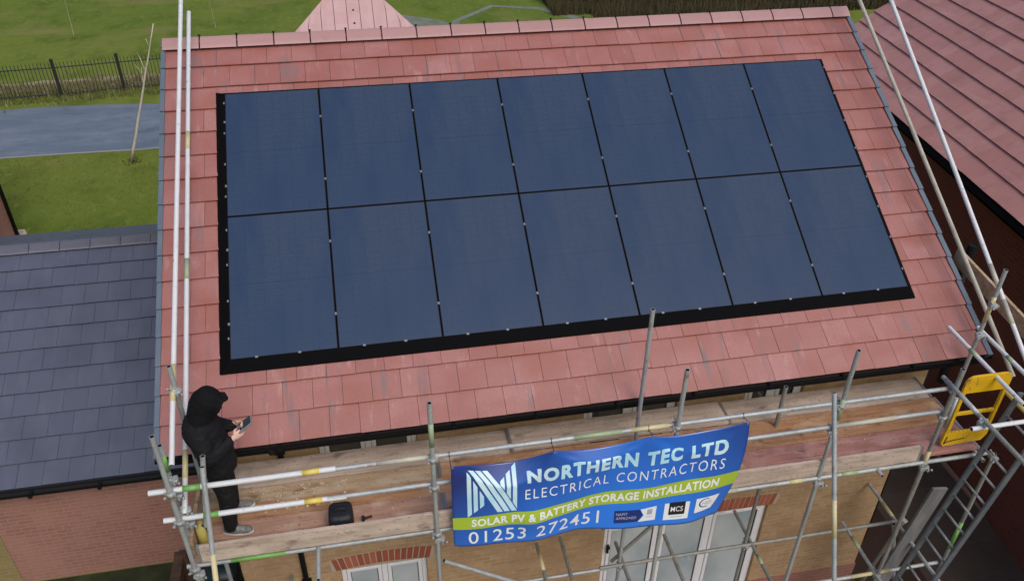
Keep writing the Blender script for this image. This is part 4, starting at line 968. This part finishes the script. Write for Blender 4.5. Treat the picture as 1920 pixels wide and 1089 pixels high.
for a in att:
    mb = MB(); p = S(a, .012, .004); mb.path([p, Vector((p.x, YG - .034, ZR1)), Vector((p.x + .004, YG, ZR1 + .032)), Vector((p.x + .006, YG + .034, ZR1)), Vector((p.x + .002, YG - .02, ZR1 - .034))], .004, 6); mb.build('tie', MT['rope'], bnr)
for a in (.006, .335, .665, .994):
    for v in (.02, .975):
        mb = MB(); p = S(a, v, .004); mb.tube(p, p + Vector((0, -.003, 0)), .013, n=12); mb.build('eyelet', MT['clamp'], bnr)

# ------------------------------------------------------------------ clutter on the deck
bg = thing('tool_bag', 'black bag on the deck against the toe board', 'bag', (1.03, -1.36, DZ))
def rbox(mb, cx, cy, z0, z1, a, b, p=.5, n=24, top=.9):
    sq2 = lambda q, z: [Vector((cx + math.copysign(abs(math.cos(t)) ** p, math.cos(t)) * a * q, cy + math.copysign(abs(math.sin(t)) ** p, math.sin(t)) * b * q, z)) for t in [2 * math.pi * i / n for i in range(n)]]
    h = z1 - z0; mb.rings([sq2(.94, z0), sq2(1, z0 + h * .1), sq2(1, z0 + h * .6), sq2(.97, z0 + h * .82), sq2(.88, z0 + h * .94), sq2(top * .7, z1)])
mb = MB(); rbox(mb, 1.03, -1.40, DZ + .006, DZ + .22, .125, .13, .42); mb.build('body', MT['bag'], bg)
mb = MB(); mb.path([(.97, -1.42, DZ + .21), (.98, -1.42, DZ + .25), (1.03, -1.42, DZ + .262), (1.08, -1.42, DZ + .25), (1.09, -1.42, DZ + .21)], .011, 8); mb.build('handle', MT['rubber'], bg)
mb = MB(); mb.box(.965, 1.095, -1.538, -1.520, DZ + .06, DZ + .15); bevel(mb.build('pocket', MT['rubber'], bg), .008)
cl = thing('hand_tool', 'small dark tool lying on the deck right of the black bag', 'tool', (1.30, -1.38, DZ))
mb = MB(); mb.tube((1.26, -1.39, DZ + .022), (1.34, -1.37, DZ + .022), .013, n=8); mb.build('grip', MT['w_fence'], cl)
mb = MB(); mb.obox((1.25, -1.392, DZ + .024), (.014, 0, 0), (0, .03, 0), (0, 0, .016)); mb.build('head', MT['rubber'], cl)
yb = thing('canister', 'slim yellow canister with dark strap at the left end of the platform', 'canister', (-.33, -1.40, DZ))
mb = MB(); cr = lambda q, z: [Vector((-.33 + math.cos(2 * math.pi * i / 18) * q, -1.40 + math.sin(2 * math.pi * i / 18) * q, z)) for i in range(18)]
mb.rings([cr(.048, DZ + .006), cr(.056, DZ + .02), cr(.056, DZ + .24), cr(.040, DZ + .27), cr(.022, DZ + .29), cr(.022, DZ + .32)]); mb.build('body', MT['ybox'], yb)
mb = MB(); mb.path([(-.272, -1.43, DZ + .08), (-.262, -1.45, DZ + .16), (-.272, -1.43, DZ + .25), (-.31, -1.42, DZ + .30)], .009, 6); mb.build('strap', MT['rubber'], yb)
mb = MB(); rr = random.Random(4)
for i in range(110):
    x = rr.gauss(.55, .26); y = rr.uniform(-1.12, -.78)
    if x < .1 or x > 1.2: continue
    a = rr.uniform(0, 3.1); l = rr.uniform(.005, .013); wv = rr.uniform(.004, .009)
    mb.obox((x, y, DZ + .011), (math.cos(a) * l, math.sin(a) * l, rr.uniform(-.003, .003)), (-math.sin(a) * wv, math.cos(a) * wv, 0), (0, 0, .003))
for i in range(36):
    x = rr.uniform(1.4, 7.2); y = rr.uniform(-1.5, -.78); a = rr.uniform(0, 3.1); l = rr.uniform(.005, .011)
    mb.obox((x, y, DZ + .011), (math.cos(a) * l, math.sin(a) * l, 0), (-math.sin(a) * .004, math.cos(a) * .004, 0), (0, 0, .003))
tag(mb.build('wood_chips', MT['chip']), 'pale wood chips scattered over the deck boards', kind='stuff')
oc = thing('scaffold_board', 'short orange offcut of board on the deck right of the banner', 'scaffold board', (5.25, -1.48, DZ), 'scaffold boards')
mb = MB(); mb.obox((5.28, -1.48, DZ + .026), (.20, .01, 0), (-.005, .10, 0), (0, 0, .018)); bevel(mb.build('plank', MT['w_orange'], oc), .004)

# ------------------------------------------------------------------ the person
PX, PY = -.07, -1.15
per = thing('person', 'person in a black hooded coat and trousers looking down at a handset', 'person', (PX, PY, DZ))
def solidify(name, build, m, parent, voxel, smooth=3):
    """several overlapping closed lofts fused into one continuous skin"""
    mb = MB(); build(mb); o = mb.build('t', m)
    md = o.modifiers.new('r', 'REMESH'); md.mode = 'VOXEL'; md.voxel_size = voxel; md.use_smooth_shade = True
    s = o.modifiers.new('s', 'SMOOTH'); s.iterations = smooth; s.factor = .5
    bpy.context.view_layer.update()
    me = bpy.data.meshes.new_from_object(o.evaluated_get(bpy.context.evaluated_depsgraph_get()))
    bpy.data.objects.remove(o); me.name = name
    if not me.materials: me.materials.append(m)
    for p in me.polygons: p.use_smooth = True
    o = bpy.data.objects.new(name, me); C.objects.link(o); setpar(o, parent); return o
def folds(o, amp, sc_):
    from mathutils import noise
    ns = [v.normal.copy() for v in o.data.vertices]
    for v, n_ in zip(o.data.vertices, ns):
        p = v.co; q = noise.noise(Vector((p.x * sc_, p.y * sc_, p.z * sc_ * 1.9 + p.x * 6))); r_ = noise.noise(Vector((p.x * 5, p.y * 5, p.z * 4 + 7)))
        v.co = p + n_ * amp * ((1 - abs(q) * 2.6) * .8 + r_ * .9)
    o.data.update()
def loft(mb, rings_, n=20):
    """rings: (x, y, z, rx, ry) horizontal ellipses"""
    mb.rings([[Vector((x + math.cos(2 * math.pi * i / n) * a, y + math.sin(2 * math.pi * i / n) * b, z)) for i in range(n)] for x, y, z, a, b in rings_])
def limb(mb, pts, rad, n=14):
    ps = [Vector(p) for p in pts]; P_, Q_ = [], []
    for i in range(len(ps) - 1):
        for k in range(4): P_.append(ps[i].lerp(ps[i + 1], k / 4)); Q_.append(rad[i] + (rad[i + 1] - rad[i]) * k / 4)
    P_.append(ps[-1]); Q_.append(rad[-1])
    for _ in range(2): P_ = [P_[0]] + [(P_[i - 1] + P_[i] * 2 + P_[i + 1]) / 4 for i in range(1, len(P_) - 1)] + [P_[-1]]
    d0 = (P_[0] - P_[1]).normalized() * Q_[0] * .6; d1 = (P_[-1] - P_[-2]).normalized() * Q_[-1] * .6
    mb.path([P_[0] + d0] + P_ + [P_[-1] + d1], [Q_[0] * .5] + Q_ + [Q_[-1] * .5], n)
SHR, SHL = (-.14, -1.335, .175), (-.14, -.965, .175)
ELR, ELL = (-.10, -1.41, -.085), (-.10, -.90, -.085)
WRR, WRL = (.135, -1.235, .025), (.15, -1.06, .055)
HDC = Vector((-.025, -1.15, .445))
HIR, HIL = (-.10, -1.24, -.33), (-.10, -1.06, -.33)
KNR, KNL = (-.045, -1.285, -.70), (-.06, -1.03, -.70)
ANR, ANL = (-.075, -1.315, -1.10), (-.085, -1.00, -1.10)
def head(mb):
    # egg-shaped skull leaning forward, jaw, nose, ears
    f = Vector((.80, 0, -.60)); up = Vector((.60, 0, .80)); sd = Vector((0, 1, 0))
    def ring(t, a, b, fo):
        c = HDC + up * t + f * fo; return [c + f * (math.cos(2 * math.pi * i / 20) * a) + sd * (math.sin(2 * math.pi * i / 20) * b) for i in range(20)]
    mb.rings([ring(-.118, .030, .026, .055), ring(-.100, .055, .046, .040), ring(-.06, .082, .064, .018), ring(-.02, .094, .073, .006), ring(.03, .099, .077, -.002), ring(.07, .090, .071, -.006), ring(.10, .064, .052, -.008), ring(.118, .025, .02, -.008)])
    nz = HDC + f * .098
    mb.path([nz + up * .022 - f * .01, nz + up * -.005 + f * .008, nz - up * .028 + f * .016, nz - up * .034 - f * .008], [.008, .010, .013, .008], 8)
    for s in (-1, 1): mb.path([HDC + sd * (s * .074) + up * .02 - f * .005, HDC + sd * (s * .086) + up * .0 - f * .008, HDC + sd * (s * .076) - up * .03 - f * .003], [.010, .014, .008], 8)
def hand(mb, wr, palm_dir, side, curl, thumb_side):
    """palm plus five separate curled fingers"""
    w_ = Vector(wr); d = Vector(palm_dir).normalized(); s = Vector(side); s = (s - d * s.dot(d)).normalized(); nrm = Vector(curl); nrm = (nrm - d * nrm.dot(d) - s * nrm.dot(s)).normalized()
    pc = w_ + d * .05
    def oval(c, a, b): return [c + s * (math.cos(2 * math.pi * i / 14) * a) + nrm * (math.sin(2 * math.pi * i / 14) * b) for i in range(14)]
    mb.rings([oval(w_ - d * .03, .026, .021), oval(w_ + d * .012, .030, .019), oval(w_ + d * .045, .041, .016), oval(w_ + d * .082, .041, .013), oval(w_ + d * .094, .036, .009)])
    for k, ln in enumerate((.068, .078, .073, .056)):
        b0 = w_ + d * .085 + s * (.030 - .020 * k) * thumb_side; c1 = R(38); c2 = R(82); c3 = R(118)
        p1 = b0 + (d * math.cos(c1) + nrm * math.sin(c1)) * ln * .46; p2 = p1 + (d * math.cos(c2) + nrm * math.sin(c2)) * ln * .34; p3 = p2 + (d * math.cos(c3) + nrm * math.sin(c3)) * ln * .26
        mb.path([b0 - d * .02, b0, p1, p2, p3], [.009, .0095, .0088, .008, .0062], 9)
    tb = w_ + d * .030 + s * (.034 * thumb_side); t1 = tb + (s * thumb_side * .45 + d * .7 + nrm * .5).normalized() * .038; t2 = t1 + (d * .8 + nrm * .35 - s * thumb_side * .15).normalized() * .030
    mb.path([tb - s * (.02 * thumb_side), tb, t1, t2], [.012, .0125, .0105, .0075], 9)
def body(mb):
    head(mb)
    limb(mb, [(-.085, PY, .36), (-.11, PY, .25)], [.058, .066])
    loft(mb, [(-.09, PY, -.42, .07, .10), (-.09, PY, -.32, .105, .155), (-.085, PY, -.2, .10, .15), (-.09, PY, -.08, .09, .135), (-.105, PY, .06, .105, .16), (-.125, PY, .17, .105, .17), (-.125, PY, .245, .07, .12), (-.115, PY, .275, .045, .06)])
    for sh, el_, wr in ((SHR, ELR, WRR), (SHL, ELL, WRL)): limb(mb, [sh, el_, wr], [.055, .042, .026])
    for hi, kn, an in ((HIR, KNR, ANR), (HIL, KNL, ANL)): limb(mb, [hi, kn, an], [.085, .056, .040])
    hand(mb, WRR, (.85, .42, .30), (-.3, .1, .95), (.35, .75, .35), 1)
    hand(mb, WRL, (.85, -.40, .32), (-.3, -.1, .95), (.35, -.75, .35), 1)
bd = solidify('body', body, MT['skin'], per, .0062, 1)
fv = Vector((.80, 0, -.60)); uv_ = Vector((.60, 0, .80))
for s in (-1, 1):
    mb = MB(); c = HDC + fv * .083 + uv_ * .012 + Vector((0, s * .031, 0)); mb.tube(c, c + fv * .007, .011, .005, n=10); mb.build('eye', MT['eye'], per)
mb = MB(); c = HDC + fv * .083 - uv_ * .062; mb.path([c + Vector((0, -.022, 0)), c + fv * .010 + Vector((0, 0, 0)), c + Vector((0, .022, 0))], [.004, .007, .004], 8); mb.build('mouth', MT['lip'], per)
def coat(mb):
    loft(mb, [(-.07, PY, -.41, .158, .200), (-.072, PY, -.33, .170, .212), (-.082, PY, -.2, .162, .205), (-.10, PY, -.05, .165, .202), (-.125, PY, .06, .176, .216), (-.145, PY, .15, .168, .222), (-.150, PY, .23, .140, .190), (-.135, PY, .29, .105, .125), (-.11, PY, .33, .08, .085)], 24)
    limb(mb, [(-.145, -1.30, .19), ELR, (.105, -1.250, .012)], [.098, .080, .052]); limb(mb, [(-.145, -1.0, .19), ELL, (.12, -1.075, .042)], [.098, .080, .052])
ct_ = solidify('coat', coat, MT['coat'], per, .012, 4); folds(ct_, .011, 9)
def hood(mb):
    f = Vector((.88, 0, -.48)); up = Vector((.48, 0, .88)); sd = Vector((0, 1, 0)); n = 22
    def ring(c, a, b): return [Vector(c) + f * (math.cos(2 * math.pi * i / n) * a) + sd * (math.sin(2 * math.pi * i / n) * b) for i in range(n)]
    c0 = HDC - f * .02
    mb.rings([ring((-.13, PY, .25), .13, .155), ring((-.115, PY, .31), .125, .140), ring(c0 - up * .07 + f * -.008, .128, .128), ring(c0 - up * .01 + f * .004, .138, .128), ring(c0 + up * .05 + f * .014, .138, .122), ring(c0 + up * .10 + f * .012, .112, .100), ring(c0 + up * .138, .062, .056), ring(c0 + up * .15, .02, .02)])
    mb.path([c0 + up * .10 + f * .12 + sd * .06, c0 + up * .085 + f * .158, c0 + up * .10 + f * .12 - sd * .06], [.022, .026, .022], 10)   # peak over the brow
    for s in (-1, 1): mb.path([c0 + up * .09 + f * .12 + sd * (s * .06), c0 + up * .02 + f * .125 + sd * (s * .088), c0 - up * .07 + f * .11 + sd * (s * .075)], [.02, .02, .018], 8)
ho = solidify('hood', hood, MT['hood'], per, .011, 3); folds(ho, .006, 7)
# hollow of the hood: the face opening is left in front of the face by cutting the loft there
bm = bmesh.new(); bm.from_mesh(ho.data); f_ = Vector((.88, 0, -.48)); u_ = Vector((.48, 0, .88)); kill = []
for fc in bm.faces:
    p = fc.calc_center_median() - HDC; a, b, c = p.dot(f_), p.dot(u_), p.y
    if a > .062 and (c / .070) ** 2 + ((b + .03) / .092) ** 2 < 1: kill.append(fc)
bmesh.ops.delete(bm, geom=kill, context='FACES'); bm.to_mesh(ho.data); bm.free()
md = ho.modifiers.new('s', 'SOLIDIFY'); md.thickness = .008; md.offset = -1
def trousers(mb):
    loft(mb, [(-.075, PY, -.47, .10, .15), (-.08, PY, -.36, .135, .175), (-.085, PY, -.24, .125, .165)])
    limb(mb, [HIR, KNR, (ANR[0], ANR[1], -1.12)], [.106, .078, .068]); limb(mb, [HIL, KNL, (ANL[0], ANL[1], -1.12)], [.106, .078, .068])
folds(solidify('trousers', trousers, MT['trouser'], per, .011, 3), .011, 9)
for an, yaw in ((ANR, -6), (ANL, 4)):
    bx = Vector((an[0] - .055, an[1], DZ + .006)); fw = Vector((math.cos(R(yaw)), math.sin(R(yaw)), 0)); sd = Vector((-fw.y, fw.x, 0))
    def shoe(mb):
        def ov(t, z, a, b, n=18): return [bx + fw * t + fw * (math.cos(2 * math.pi * i / n) * a) + sd * (math.sin(2 * math.pi * i / n) * b) + Vector((0, 0, z)) for i in range(n)]
        mb.rings([ov(.120, .022, .150, .044), ov(.120, .040, .150, .046), ov(.105, .062, .130, .043), ov(.075, .085, .090, .039), ov(.055, .112, .060, .037), ov(.052, .128, .054, .036)])
        mb.rings([ov(.19, .03, .072, .047), ov(.19, .055, .068, .044), ov(.185, .072, .05, .032)])
    sh = solidify('shoe', shoe, MT['shoe'], per, .007, 2)
    mb = MB(); n = 24
    o_ = lambda z, q: [bx + fw * (.120 + math.cos(2 * math.pi * i / n) * .156 * q) + sd * (math.sin(2 * math.pi * i / n) * (.050 + .006 * math.cos(2 * math.pi * i / n)) * q) + Vector((0, 0, z)) for i in range(n)]
    mb.rings([o_(0, .97), o_(.008, 1), o_(.026, 1.0), o_(.032, .97)]); setpar(mb.build('sole', MT['sole']), sh)
    mb = MB(); mb.rings([[bx + fw * (.052 + math.cos(2 * math.pi * i / 16) * .058) + sd * (math.sin(2 * math.pi * i / 16) * .040) + Vector((0, 0, z)) for i in range(16)] for z in (.116, .132)]); setpar(mb.build('collar', MT['sole']), sh)
# handset held in both hands
hs = thing('handset', 'grey handset with dark screen held in both hands of the person', 'handset', (.27, -1.15, .10))
hc = Vector((.255, -1.148, .105)); hx = Vector((.80, .12, .58)).normalized(); hy = Vector((-.1, 1, 0)); hy = (hy - hx * hy.dot(hx)).normalized(); hz = hx.cross(hy)
mb = MB(); mb.obox(hc, hx * .085, hy * .062, hz * .012); bevel(mb.build('case', MT['hand_grey'], hs), .010, 3)
mb = MB(); mb.obox(hc + hx * .030 + hz * .013, hx * .046, hy * .052, hz * .0022); mb.build('screen', MT['screen'], hs)
for s in (-1, 1):
    mb = MB(); mb.tube(hc - hx * .045 + hy * (s * .032) + hz * .011, hc - hx * .045 + hy * (s * .032) + hz * .024, .011, n=12); mb.build('joystick', MT['rubber'], hs)
